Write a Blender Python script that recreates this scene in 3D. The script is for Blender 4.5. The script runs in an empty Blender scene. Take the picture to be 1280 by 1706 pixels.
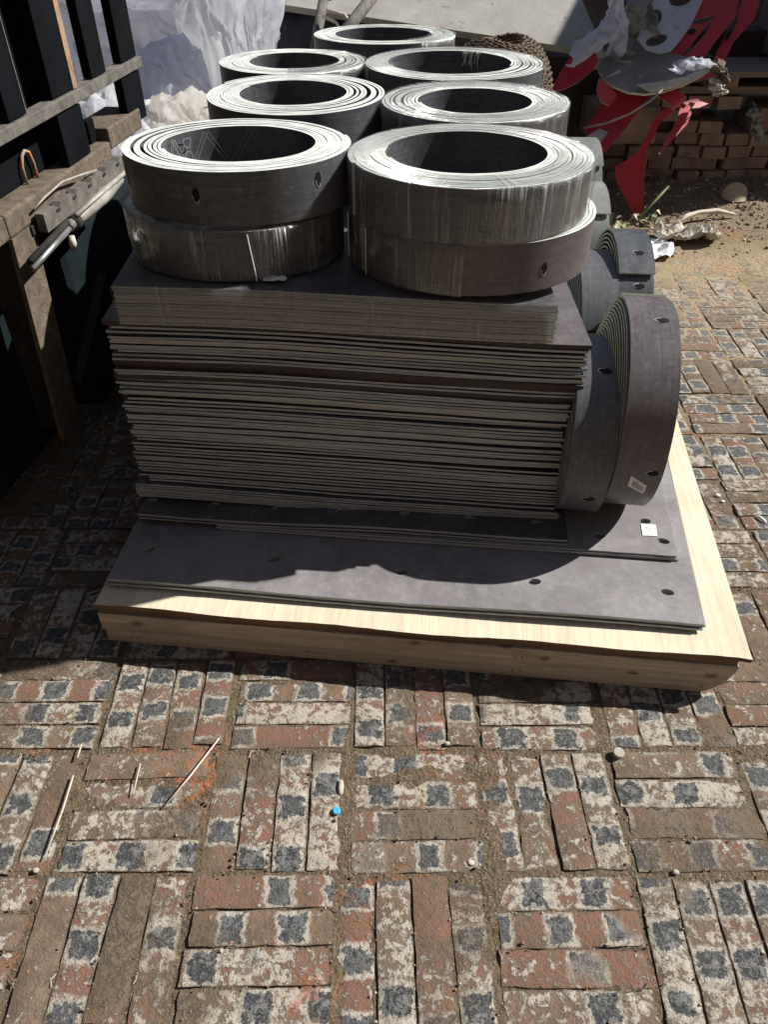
import bpy, bmesh, math, random
from mathutils import Vector, Matrix, noise
from mathutils.geometry import delaunay_2d_cdt
random.seed(7)
R = math.radians
scene = bpy.context.scene
COL = scene.collection

# ------------------------------------------------------------------ camera, sky, sun
F_PX, PITCH, CAM_H = 1281.0, R(41.0), 1.4
cam_d = bpy.data.cameras.new('camera'); cam = bpy.data.objects.new('camera', cam_d); COL.objects.link(cam)
cam.location = (0, 0, CAM_H); cam.rotation_euler = (math.pi/2 - PITCH, 0, 0)
cam_d.sensor_fit = 'HORIZONTAL'; cam_d.sensor_width = 36; cam_d.lens = 36*F_PX/1280
cam_d.clip_start = .02; cam_d.clip_end = 1200
scene.camera = cam
SUN_EL, SUN_AZ = R(41.5), R(16.5)          # azimuth measured from +X towards +Y
w = bpy.data.worlds.new('World'); scene.world = w; w.use_nodes = True
wn = w.node_tree; bg = wn.nodes['Background']
sky = wn.nodes.new('ShaderNodeTexSky'); sky.sky_type = 'NISHITA'; sky.sun_disc = False
sky.sun_elevation = SUN_EL; sky.sun_rotation = math.pi/2 - SUN_AZ
wn.links.new(sky.outputs[0], bg.inputs[0]); bg.inputs[1].default_value = .05
sd = bpy.data.lights.new('sun', 'SUN'); sd.energy = 5.0; sd.angle = R(.5); sd.color = (1, .97, .925)
sun = bpy.data.objects.new('sun', sd); COL.objects.link(sun); sun.location = (4, 1, 4)
tosun = Vector((math.cos(SUN_AZ)*math.cos(SUN_EL), math.sin(SUN_AZ)*math.cos(SUN_EL), math.sin(SUN_EL)))
sun.rotation_euler = tosun.to_track_quat('Z', 'Y').to_euler()
vs = scene.view_settings; vs.view_transform = 'Standard'; vs.look = 'None'; vs.exposure = .6; vs.gamma = 1
vs.use_curve_mapping = False

# ------------------------------------------------------------------ survey helpers
def ray(px, py):
    u = (px-640)/F_PX; v = -(py-853)/F_PX; c, s = math.cos(PITCH), math.sin(PITCH)
    return Vector((u, c+v*s, -s+v*c))
def onplane(px, py, p0, n):
    d = ray(px, py); o = Vector((0, 0, CAM_H)); n = Vector(n)
    return o + d*((Vector(p0)-o).dot(n)/d.dot(n))
def atY(px, py, Y): return onplane(px, py, (0, Y, 0), (0, 1, 0))
def atZ(px, py, Z): return onplane(px, py, (0, 0, Z), (0, 0, 1))
def nz(x, y=0, z=0, s=1.0): return noise.noise(Vector((x*s, y*s, z*s)))
def sm(t): t = max(0, min(1, t)); return t*t*(3-2*t)

# ------------------------------------------------------------------ object helpers
def tag(o, label=None, cat=None, group=None, kind=None):
    if label: o['label'] = label
    if cat: o['category'] = cat
    if group: o['group'] = group
    if kind: o['kind'] = kind
    return o
def empty(name, label, cat, loc=(0, 0, 0), rot=(0, 0, 0), group=None):
    o = bpy.data.objects.new(name, None); COL.objects.link(o); o.location = loc; o.rotation_euler = rot
    o.empty_display_size = .05
    return tag(o, label, cat, group)
class MB:
    def __init__(s): s.v, s.f, s.m, s.uv, s.sm, s.rn = [], [], [], {}, False, None
    def quad(s, a, b, c, d, m=0):
        i = len(s.v); s.v += [tuple(a), tuple(b), tuple(c), tuple(d)]; s.f.append((i, i+1, i+2, i+3)); s.m.append(m)
    def box(s, x0, x1, y0, y1, z0, z1, m=0, mat=None):
        i = len(s.v)
        P = [Vector((x, y, z)) for x in (x0, x1) for y in (y0, y1) for z in (z0, z1)]
        if mat is not None: P = [mat @ p for p in P]
        s.v += [tuple(p) for p in P]
        for f in ((0, 1, 3, 2), (4, 6, 7, 5), (0, 4, 5, 1), (2, 3, 7, 6), (0, 2, 6, 4), (1, 5, 7, 3)):
            s.f.append(tuple(i+k for k in f)); s.m.append(m)
    def tube(s, pts, r, n=8, m=0, caps=True):
        pts = [Vector(p) for p in pts]; rs = r if isinstance(r, (list, tuple)) else [r]*len(pts); i0 = len(s.v)
        up = Vector((0, 0, 1)); prev = None
        for k, p in enumerate(pts):
            t = (pts[min(k+1, len(pts)-1)]-pts[max(k-1, 0)]).normalized()
            if prev is None:
                a = t.cross(up if abs(t.z) < .9 else Vector((1, 0, 0))).normalized()
            else: a = (prev - t*prev.dot(t)).normalized()
            prev = a; b = t.cross(a)
            for j in range(n):
                q = 2*math.pi*j/n; s.v.append(tuple(p+(a*math.cos(q)+b*math.sin(q))*rs[k]))
        for k in range(len(pts)-1):
            for j in range(n):
                j2 = (j+1) % n; s.f.append((i0+k*n+j, i0+k*n+j2, i0+(k+1)*n+j2, i0+(k+1)*n+j)); s.m.append(m)
        if caps:
            s.f.append(tuple(i0+j for j in reversed(range(n)))); s.m.append(m)
            s.f.append(tuple(i0+(len(pts)-1)*n+j for j in range(n))); s.m.append(m)
    def grid(s, fn, nu, nv, m=0, closed=False):
        i = len(s.v)
        for a in range(nu+1):
            for b in range(nv+1): s.v.append(tuple(fn(a/nu, b/nv)))
        for a in range(nu):
            for b in range(nv):
                s.f.append((i+a*(nv+1)+b, i+(a+1)*(nv+1)+b, i+(a+1)*(nv+1)+b+1, i+a*(nv+1)+b+1)); s.m.append(m)
    def mesh(s, name, mats, smooth=False):
        me = bpy.data.meshes.new(name); me.from_pydata(s.v, [], s.f)
        for mt in (mats if isinstance(mats, (list, tuple)) else [mats]): me.materials.append(mt)
        me.polygons.foreach_set('material_index', s.m)
        if smooth: me.polygons.foreach_set('use_smooth', [True]*len(s.f))
        me.update(); return me
    def build(s, name, mats, parent=None, smooth=False):
        o = bpy.data.objects.new(name, s.mesh(name, mats, smooth)); COL.objects.link(o)
        if parent is not None: o.parent = parent
        return o
def link(name, me, parent=None, loc=(0, 0, 0), rot=(0, 0, 0), scl=(1, 1, 1)):
    o = bpy.data.objects.new(name, me); COL.objects.link(o); o.location = loc; o.rotation_euler = rot; o.scale = scl
    if parent is not None: o.parent = parent
    return o
def autosmooth(o, ang=35):
    me = o.data; me.polygons.foreach_set('use_smooth', [True]*len(me.polygons)); me.set_sharp_from_angle(angle=R(ang))
def oval(cx, cy, rx, ry, n=14, a0=0.0, j=0.0):
    out = []
    for k in range(n):
        t = 2*math.pi*k/n; x = rx*math.cos(t); y = ry*math.sin(t); q = 1+random.uniform(-j, j)
        out.append((cx+(x*math.cos(a0)-y*math.sin(a0))*q, cy+(x*math.sin(a0)+y*math.cos(a0))*q))
    return out
def plate(outer, holes, thick, step=0, zf=None, mtop=0, medge=1, mhole=1):
    """flat plate in the xy plane with real holes, top at z=0 (+zf), bottom at -thick"""
    pts = [Vector(p) for p in outer]; edges = [(i, (i+1) % len(outer)) for i in range(len(outer))]
    loops = [list(range(len(outer)))]
    for h in holes:
        i = len(pts); pts += [Vector(p) for p in h]; edges += [(i+k, i+(k+1) % len(h)) for k in range(len(h))]
        loops.append(list(range(i, i+len(h))))
    if step:
        def inside(x, y, poly):
            c = False; j = len(poly)-1
            for i in range(len(poly)):
                xi, yi = poly[i]; xj, yj = poly[j]
                if (yi > y) != (yj > y) and x < (xj-xi)*(y-yi)/(yj-yi)+xi: c = not c
                j = i
            return c
        xs = [p[0] for p in outer]; ys = [p[1] for p in outer]
        x = min(xs)+step/2
        while x < max(xs):
            y = min(ys)+step/2
            while y < max(ys):
                if inside(x, y, outer) and not any(inside(x, y, h) for h in holes): pts.append(Vector((x, y)))
                y += step
            x += step
    v, e, f, ov, oe, of = delaunay_2d_cdt(pts, edges, [], 0, 1e-6)
    def keep(fc):
        c = sum((v[i] for i in fc), Vector((0, 0)))/len(fc)
        def ins(poly):
            r = False; j = len(poly)-1
            for i in range(len(poly)):
                xi, yi = poly[i]; xj, yj = poly[j]
                if (yi > c.y) != (yj > c.y) and c.x < (xj-xi)*(c.y-yi)/(yj-yi)+xi: r = not r
                j = i
            return r
        return ins(outer) and not any(ins(h) for h in holes)
    zf = zf or (lambda x, y: 0.0)
    mb = MB(); n = len(v)
    mb.v = [(p.x, p.y, zf(p.x, p.y)) for p in v]+[(p.x, p.y, zf(p.x, p.y)-thick) for p in v]
    ecount = {}
    for fc in f:
        if not keep(fc): continue
        fc = list(fc)
        a, b, c = v[fc[0]], v[fc[1]], v[fc[2]]
        if (b-a).cross(c-a) < 0: fc.reverse()
        mb.f.append(tuple(fc)); mb.m.append(mtop); mb.f.append(tuple(i+n for i in reversed(fc))); mb.m.append(mtop)
        for k in range(len(fc)): ecount[(fc[k], fc[(k+1) % len(fc)])] = 1
    for (a, b) in ecount:
        if (b, a) not in ecount: mb.f.append((b, a, a+n, b+n)); mb.m.append(medge)
    return mb

# ------------------------------------------------------------------ materials
class NT:
    def __init__(s, name):
        s.mat = bpy.data.materials.new(name); s.mat.use_nodes = True; s.t = s.mat.node_tree; s.n = s.t.nodes
        s.b = s.n['Principled BSDF']; s.out = s.n['Material Output']
    def add(s, typ, **kw):
        n = s.n.new('ShaderNode'+typ)
        for k, v in kw.items(): setattr(n, k, v)
        return n
    def L(s, a, b): s.t.links.new(a, b)
    def set(s, sock, v):
        if hasattr(v, 'links'): s.L(v, sock)
        else: sock.default_value = v if not isinstance(v, tuple) or len(v) != 3 or sock.type == 'VECTOR' else (*v, 1)
    def math(s, op, a, b=0.0, clamp=False):
        n = s.add('Math', operation=op, use_clamp=clamp); s.set(n.inputs[0], a); s.set(n.inputs[1], b); return n.outputs[0]
    def mix(s, f, a, b, mode='MIX'):
        n = s.add('Mix', data_type='RGBA', blend_type=mode); s.set(n.inputs[0], f); s.set(n.inputs[6], a); s.set(n.inputs[7], b)
        return n.outputs[2]
    def vec(s, v, scale=(1, 1, 1), off=(0, 0, 0)):
        n = s.add('Mapping'); s.L(v, n.inputs[0]); n.inputs['Scale'].default_value = scale
        s.set(n.inputs['Location'], off); return n.outputs[0]
    def noise(s, v, scale, detail=4, rough=.55, dist=0.0, col=False):
        n = s.add('TexNoise'); s.L(v, n.inputs['Vector']); n.inputs['Scale'].default_value = scale
        n.inputs['Detail'].default_value = detail; n.inputs['Roughness'].default_value = rough; n.inputs['Distortion'].default_value = dist
        return n.outputs[1 if col else 0]
    def ramp(s, f, lo, hi, smooth=False):
        n = s.add('MapRange'); s.set(n.inputs[0], f); n.inputs[1].default_value = lo; n.inputs[2].default_value = hi
        if smooth: n.interpolation_type = 'SMOOTHSTEP'
        return n.outputs[0]
    def bump(s, h, strength=.4, dist=.002):
        n = s.add('Bump'); n.inputs['Strength'].default_value = strength; n.inputs['Distance'].default_value = dist
        s.L(h, n.inputs['Height']); s.L(n.outputs[0], s.b.inputs['Normal']); return n
    def fin(s, color, rough=.6, spec=.4, metal=0.0):
        s.set(s.b.inputs['Base Color'], color); s.set(s.b.inputs['Roughness'], rough)
        s.b.inputs['Specular IOR Level'].default_value = spec; s.b.inputs['Metallic'].default_value = metal
        return s.mat
def coords(t, rnd=True):
    tc = t.add('TexCoord'); v = tc.outputs['Object']
    if rnd:
        oi = t.add('ObjectInfo'); c = t.add('CombineXYZ'); m = t.math('MULTIPLY', oi.outputs['Random'], 37.0)
        for k in range(3): t.L(m, c.inputs[k])
        a = t.add('VectorMath', operation='ADD'); t.L(v, a.inputs[0]); t.L(c.outputs[0], a.inputs[1]); v = a.outputs[0]
    return v

def mat_plain(name, c1, c2, scale=12, rough=.6, spec=.4, bumpd=.001, stretch=(1, 1, 1), metal=0.0, fleck=None):
    t = NT(name); v = t.vec(coords(t), stretch)
    n1 = t.noise(v, scale, 6, .6); n2 = t.noise(v, scale*9, 3, .6)
    f = t.math('ADD', t.math('MULTIPLY', n1, .75), t.math('MULTIPLY', n2, .25))
    f = t.ramp(f, .36, .64)
    col = t.mix(f, c1, c2)
    if fleck: col = t.mix(t.ramp(t.noise(v, scale*3.3, 5, .65), fleck[1], fleck[1]+.06), col, fleck[0])
    if bumpd: t.bump(f, .5, bumpd)
    r = t.math('ADD', t.math('MULTIPLY', n1, .25), rough-.12)
    return t.fin(col, r, spec, metal)

def mat_paver(name, stuff=False):
    t = NT(name)
    uv = t.add('UVMap'); uv.uv_map = 'UVMap'
    sep = t.add('SeparateXYZ'); t.L(uv.outputs[0], sep.inputs[0]); u, v = sep.outputs[0], sep.outputs[1]
    if stuff:
        at = t.add('Attribute'); at.attribute_name = 'rnd'; rnd = at.outputs['Fac']
    else:
        oi = t.add('ObjectInfo'); rnd = oi.outputs['Random']
    def frac(k): return t.math('FRACT', t.math('MULTIPLY', rnd, k))
    geo = t.add('NewGeometry'); P = geo.outputs['Position']
    c = t.add('CombineXYZ'); t.L(t.math('MULTIPLY', rnd, 91.7), c.inputs[2])
    a = t.add('VectorMath', operation='ADD'); t.L(P, a.inputs[0]); t.L(c.outputs[0], a.inputs[1]); Q = a.outputs[0]
    big = t.noise(P, 2.2, 3, .5); big2 = t.noise(t.vec(P, (1, 1, 1), (7, 3, 0)), 4.5, 3, .5)
    nA = t.noise(Q, 26, 5, .6); nB = t.noise(Q, 75, 5, .7); nC = t.noise(Q, 300, 3, .6); nD = t.noise(t.vec(Q, (1, 1, 1), (5, 5, 5)), 52, 7, .75, .4)
    # burnt glazed squares along the brick
    per = .108
    ph = t.math('MULTIPLY', frac(17.3), per)
    mu = t.math('FRACT', t.math('DIVIDE', t.math('ADD', t.math('ADD', u, ph), 1.16), per))
    du = t.math('MULTIPLY', t.math('ABSOLUTE', t.math('SUBTRACT', mu, .5)), per)
    wob = t.math('MULTIPLY', t.math('SUBTRACT', t.noise(Q, 45, 3, .6), .5), .030)
    wob2 = t.math('MULTIPLY', t.math('SUBTRACT', nB, .5), .018)
    cell = t.math('FLOOR', t.math('DIVIDE', t.math('ADD', t.math('ADD', u, ph), 1.16), per))
    sq = t.math('FRACT', t.math('MULTIPLY', t.math('SINE', t.math('ADD', t.math('MULTIPLY', cell, 12.9), t.math('MULTIPLY', rnd, 431.0))), 43.7))
    dd = t.math('MAXIMUM', t.math('SUBTRACT', du, t.math('ADD', .0155, t.math('MULTIPLY', sq, .011))), t.math('SUBTRACT', t.math('ABSOLUTE', v), .0212))
    dd = t.math('ADD', t.math('ADD', dd, wob), wob2)
    dark = t.math('MULTIPLY', t.ramp(dd, .0015, -.0012), t.math('SUBTRACT', 1.0, t.math('MULTIPLY', t.ramp(nD, .5, .7), .38)))
    rim = t.math('MULTIPLY', t.math('MULTIPLY', t.ramp(dd, .0105, .006), t.ramp(nB, .30, .48)), .92)
    has = t.ramp(t.math('ADD', frac(5.13), t.math('MULTIPLY', t.math('SUBTRACT', big, .5), 1.6)), .04, .08)
    # second gate: each single square may be missing
    has = t.math('MULTIPLY', has, t.ramp(sq, .16, .2))
    dark = t.math('MULTIPLY', dark, has); rim = t.math('MULTIPLY', rim, has)
    mud = t.mix(t.ramp(nA, .35, .65), (.14, .098, .066), (.235, .165, .112))
    redc = t.mix(t.ramp(nD, .35, .6), (.235, .115, .072), (.175, .115, .08))
    base = t.mix(t.ramp(t.math('ADD', t.math('MULTIPLY', frac(3.7), .6), t.math('MULTIPLY', nA, .6)), .42, .62), mud, redc)
    crust = t.mix(nB, (.27, .225, .17), (.60, .54, .45))
    amt = t.math('ADD', t.math('MULTIPLY', frac(9.1), .17), t.math('MULTIPLY', t.math('SUBTRACT', big2, .5), .35))
    cr = t.ramp(t.math('ADD', t.math('ADD', nD, t.math('MULTIPLY', t.math('SUBTRACT', nB, .5), .45)), amt), .575, .655)
    col = t.mix(cr, base, crust)
    col = t.mix(rim, col, t.mix(nB, (.33, .295, .24), (.60, .555, .47)))
    col = t.mix(dark, col, t.mix(t.ramp(t.math('ADD', t.math('MULTIPLY', nB, .6), t.math('MULTIPLY', nC, .4)), .42, .6), (.032, .035, .037), (.17, .175, .175)))
    # dirt creeping over the worn edges of each brick
    ed = t.math('MAXIMUM', t.math('SUBTRACT', t.math('ABSOLUTE', v), .0285), t.math('SUBTRACT', t.math('ABSOLUTE', u), .124))
    ed = t.math('ADD', ed, t.math('MULTIPLY', t.math('SUBTRACT', t.noise(P, 70, 5, .75), .5), .016))
    col = t.mix(t.math('MULTIPLY', t.ramp(ed, -.004, .0005), .9), col, t.mix(nC, (.09, .067, .044), (.19, .145, .095)))
    # mud washed over part of the paving
    mm = t.ramp(t.math('ADD', t.noise(t.vec(P, (1, 1, 1), (1.7, 9.2, 0)), 2.6, 5, .65), t.math('MULTIPLY', t.math('SUBTRACT', frac(7.7), .5), .25)), .56, .64)
    col = t.mix(t.math('MULTIPLY', mm, .93), col, t.mix(nB, (.12, .088, .057), (.185, .138, .09)))
    # orange brick dust
    od = t.math('MULTIPLY', t.ramp(t.noise(t.vec(P, (1, 1, 1), (4.2, 2.1, 0)), 3.6, 2, .5), .62, .70), t.ramp(t.noise(P, 30, 5, .7), .48, .58))
    col = t.mix(t.math('MULTIPLY', od, .55), col, (.36, .14, .07))
    # sand further away
    sp = t.add('SeparateXYZ'); t.L(P, sp.inputs[0])
    sf = t.math('MULTIPLY', t.ramp(t.math('ADD', sp.outputs[1], t.math('MULTIPLY', big, 1.0)), 2.8, 3.8), t.ramp(nD, .25, .6))
    col = t.mix(t.math('MULTIPLY', sf, .85), col, t.mix(nB, (.34, .27, .17), (.46, .38, .26)))
    col = t.mix(t.math('MULTIPLY', t.ramp(nC, .3, .7), .35), col, t.mix(.5, col, (.05, .04, .03)))
    h = t.math('ADD', t.math('ADD', t.math('MULTIPLY', nB, .8), t.math('MULTIPLY', nC, .35)), t.math('MULTIPLY', cr, .35))
    h = t.math('ADD', h, t.math('MULTIPLY', nD, 1.0))
    t.bump(h, 1.0, .0038)
    return t.fin(col, t.math('SUBTRACT', .92, t.math('MULTIPLY', dark, .35)), .3)

def mat_dirt(name, far=False):
    t = NT(name); geo = t.add('NewGeometry'); P = geo.outputs['Position']
    n1 = t.noise(P, 6, 6, .65); n2 = t.noise(P, 55, 6, .7); n3 = t.noise(P, 260, 4, .7)
    vo = t.add('TexVoronoi'); t.L(P, vo.inputs['Vector']); vo.inputs['Scale'].default_value = 130
    sp = t.add('SeparateXYZ'); t.L(P, sp.inputs[0])
    damp = t.mix(t.ramp(n2, .3, .7), (.075, .056, .036), (.175, .132, .085))
    sand = t.mix(t.ramp(n2, .3, .7), (.28, .205, .125), (.42, .33, .215))
    f = t.ramp(t.math('ADD', sp.outputs[1], t.math('MULTIPLY', n1, 1.2)), 2.2, 3.3)
    f2 = t.ramp(t.math('ADD', sp.outputs[1], t.math('MULTIPLY', n1, .5)), 3.85, 3.55)
    f = t.math('MULTIPLY', f, t.math('ADD', t.math('MULTIPLY', f2, .6), .4))
    col = t.mix(f, damp, sand)
    col = t.mix(t.ramp(n3, .58, .7), col, (.5, .42, .3))
    od = t.math('MULTIPLY', t.ramp(t.noise(t.vec(P, (1, 1, 1), (4.2, 2.1, 0)), 3.6, 2, .5), .56, .68), t.ramp(t.noise(P, 45, 5, .7), .48, .56))
    col = t.mix(t.math('MULTIPLY', od, .6), col, (.38, .13, .055))
    h = t.math('ADD', t.math('MULTIPLY', n2, 1.3), t.math('ADD', t.math('MULTIPLY', n3, .4), t.math('MULTIPLY', vo.outputs[0], .5)))
    t.bump(h, 1.0, .006)
    return t.fin(col, .95, .15)

def mat_face(name, c1=(.042, .047, .054), c2=(.085, .09, .097), rough=.38, lines=True):
    """dark purple-grey face of the plastic sheet, scuffed and dusty"""
    t = NT(name); v = coords(t)
    n1 = t.noise(v, 5, 6, .65); n2 = t.noise(t.vec(v, (1, 1, 1)), 60, 5, .7); n3 = t.noise(t.vec(v, (2, 30, 30)), 9, 5, .7)
    n4 = t.noise(t.vec(v, (40, 40, 2)), 7, 4, .7)
    col = t.mix(t.ramp(n1, .3, .7), c1, c2)
    col = t.mix(t.math('MULTIPLY', t.ramp(n2, .5, .75), .35), col, tuple(max(.24, x*1.6) for x in c2))
    col = t.mix(t.math('MULTIPLY', t.ramp(n3, .52, .72), .3), col, (.21, .185, .195))
    col = t.mix(t.math('MULTIPLY', t.ramp(n4, .6, .8), .22), col, (.3, .29, .28))
    n5 = t.noise(t.vec(v, (4, 4, 90)), 2, 5, .75, .3)
    col = t.mix(t.math('MULTIPLY', t.ramp(n5, .50, .70), .22), col, (.24, .235, .24))
    col = t.mix(t.math('MULTIPLY', t.ramp(n5, .48, .30), .45), col, tuple(x*.5 for x in c1))
    n6 = t.noise(t.vec(v, (1, 1, 1), (11, 2, 5)), 2.6, 7, .72, 1.0)
    col = t.mix(t.math('MULTIPLY', t.ramp(n6, .52, .66), .35), col, tuple(x*.62 for x in c1))
    sc = t.noise(t.vec(v, (26, 26, 26)), 3, 8, .8, 2.5)
    col = t.mix(t.math('MULTIPLY', t.ramp(sc, .60, .68), .4), col, tuple(max(.3, x*1.7) for x in c2))
    br = t.noise(t.vec(v, (1, 1, 1), (3, 3, 3)), 3, 3, .6)
    col = t.mix(t.math('MULTIPLY', t.ramp(br, .5, .7), .4), col, (.12, .10, .105))
    t.bump(t.math('ADD', n2, t.math('MULTIPLY', n3, .5)), .25, .0012)
    return t.fin(col, t.math('ADD', t.math('MULTIPLY', n1, .3), rough-.12), .45)

def mat_edge(name, c1=(.265, .295, .305), c2=(.47, .50, .50), rnd=True):
    """pale sawn edge of the plastic sheet"""
    t = NT(name); v = coords(t)
    n1 = t.noise(t.vec(v, (8, 8, 60)), 3, 5, .65); n2 = t.noise(t.vec(v, (40, 40, 500)), 3, 4, .6); n3 = t.noise(v, 9, 3, .5)
    oi = t.add('ObjectInfo')
    col = t.mix(t.ramp(n1, .3, .7), c1, c2)
    if rnd:
        col = t.mix(t.math('MULTIPLY', t.ramp(oi.outputs['Random'], .0, 1.0), .55), col, t.mix(t.ramp(oi.outputs['Random'], .45, .6), (.34, .34, .325), (.34, .38, .37)))
    col = t.mix(t.math('MULTIPLY', t.ramp(n3, .5, .7), .35), col, tuple(x*.6 for x in c1))
    t.bump(t.math('ADD', n1, n2), .5, .0015)
    return t.fin(col, .75, .25)

def mat_wood(name, c1, c2, knots=True, axis=0, knotscale=5):
    t = NT(name); v = coords(t)
    st = [1.2, 1.2, 1.2]; st = [26.0]*3; st[axis] = .9
    g = t.noise(t.vec(v, tuple(st)), 2.2, 6, .6, .5); g2 = t.noise(t.vec(v, tuple(x*5 for x in st)), 2.0, 4, .6)
    col = t.mix(t.ramp(g, .3, .7), c1, c2)
    col = t.mix(t.math('MULTIPLY', t.ramp(g2, .48, .75), .35), col, tuple(x*.55 for x in c1))
    if knots:
        sp_ = t.add('SeparateXYZ'); t.L(v, sp_.inputs[0]); cb = t.add('CombineXYZ'); t.L(t.math('MULTIPLY', sp_.outputs[0], 6.5), cb.inputs[0]); t.L(t.math('MULTIPLY', sp_.outputs[2], 13.0), cb.inputs[1])
        vo = t.add('TexVoronoi', voronoi_dimensions='2D'); t.L(cb.outputs[0], vo.inputs['Vector']); vo.inputs['Scale'].default_value = 1
        sc_ = t.add('SeparateColor'); t.L(vo.outputs['Color'], sc_.inputs[0])
        k = t.ramp(t.math('ADD', vo.outputs[0], t.math('MULTIPLY', t.noise(v, 60, 3), .16)), .21, .13)
        k = t.math('MULTIPLY', k, t.ramp(sc_.outputs[0], .5, .52))
        col = t.mix(t.math('MULTIPLY', k, .75), col, (.12, .06, .03))
        st2 = t.ramp(t.noise(t.vec(v, (.6, 1, 2.5)), 7, 6, .7), .5, .68)
        col = t.mix(t.math('MULTIPLY', st2, .45), col, (.17, .10, .06))
    else:
        mk = t.ramp(t.noise(t.vec(v, (150, 35, 35)), 1, 4, .6, .3), .74, .79)
        col = t.mix(t.math('MULTIPLY', mk, .8), col, (.12, .07, .035))
        st2 = t.ramp(t.noise(v, 5, 5, .65), .5, .7)
        col = t.mix(t.math('MULTIPLY', st2, .3), col, tuple(x*.6 for x in c1))
    t.bump(t.math('ADD', g, g2), .4, .0012)
    return t.fin(col, .72, .25)

def mat_film(name, amount=.5, gloss=.45, tint=(.6, .6, .58)):
    """stretched cling film: clear, with wrinkle streaks running across the strip"""
    t = NT(name); uv = t.add('UVMap'); uv.uv_map = 'UVMap'
    v = uv.outputs[0]
    s1 = t.noise(t.vec(v, (60, 3.5, 1)), 1, 6, .72, 1.2); s2 = t.noise(t.vec(v, (300, 8, 1)), 1, 4, .7, .6); s3 = t.noise(t.vec(v, (16, 3, 1)), 1, 4, .6)
    st = t.ramp(t.math('ADD', t.math('MULTIPLY', s1, .6), t.math('MULTIPLY', s2, .45)), .52, .66)
    st = t.math('MULTIPLY', st, t.ramp(s3, .44, .56))
    t.b.inputs['Base Color'].default_value = (.6, .6, .57, 1); t.b.inputs['Roughness'].default_value = .3
    bm = t.add('Bump'); bm.inputs['Strength'].default_value = .8; bm.inputs['Distance'].default_value = .007
    t.L(t.math('ADD', s1, t.math('MULTIPLY', s2, .5)), bm.inputs['Height'])
    t.L(bm.outputs[0], t.b.inputs['Normal'])
    gl = t.add('BsdfGlossy'); gl.inputs['Roughness'].default_value = .1; gl.inputs['Color'].default_value = (.6, .6, .58, 1); t.L(bm.outputs[0], gl.inputs['Normal'])
    tr = t.add('BsdfTransparent'); tr.inputs[0].default_value = (.97, .97, .96, 1)
    fr = t.add('Fresnel'); fr.inputs[0].default_value = 1.42; t.L(bm.outputs[0], fr.inputs['Normal'])
    m1 = t.add('MixShader'); t.L(t.math('MULTIPLY', fr.outputs[0], gloss), m1.inputs[0]); t.L(tr.outputs[0], m1.inputs[1]); t.L(gl.outputs[0], m1.inputs[2])
    m2 = t.add('MixShader'); t.L(t.math('ADD', t.math('MULTIPLY', st, amount), .03), m2.inputs[0]); t.L(m1.outputs[0], m2.inputs[1]); t.L(t.b.outputs[0], m2.inputs[2])
    t.L(m2.outputs[0], t.out.inputs[0]); return t.mat

def mat_bag(name, c1, c2, trans=.72):
    t = NT(name); v = coords(t)
    n1 = t.noise(v, 4, 5, .6, .4); n2 = t.math('ABSOLUTE', t.math('SUBTRACT', t.noise(t.vec(v, (1, 1, .5)), 11, 6, .65, 1.5), .5))
    col = t.mix(t.ramp(n1, .35, .65), c1, c2)
    t.bump(n2, .8, .02)
    t.fin(col, .22, .5)
    tl = t.add('BsdfTranslucent'); t.L(col, tl.inputs[0])
    m = t.add('MixShader'); m.inputs[0].default_value = trans; t.L(t.b.outputs[0], m.inputs[1]); t.L(tl.outputs[0], m.inputs[2]); t.L(m.outputs[0], t.out.inputs[0])
    return t.mat

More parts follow.
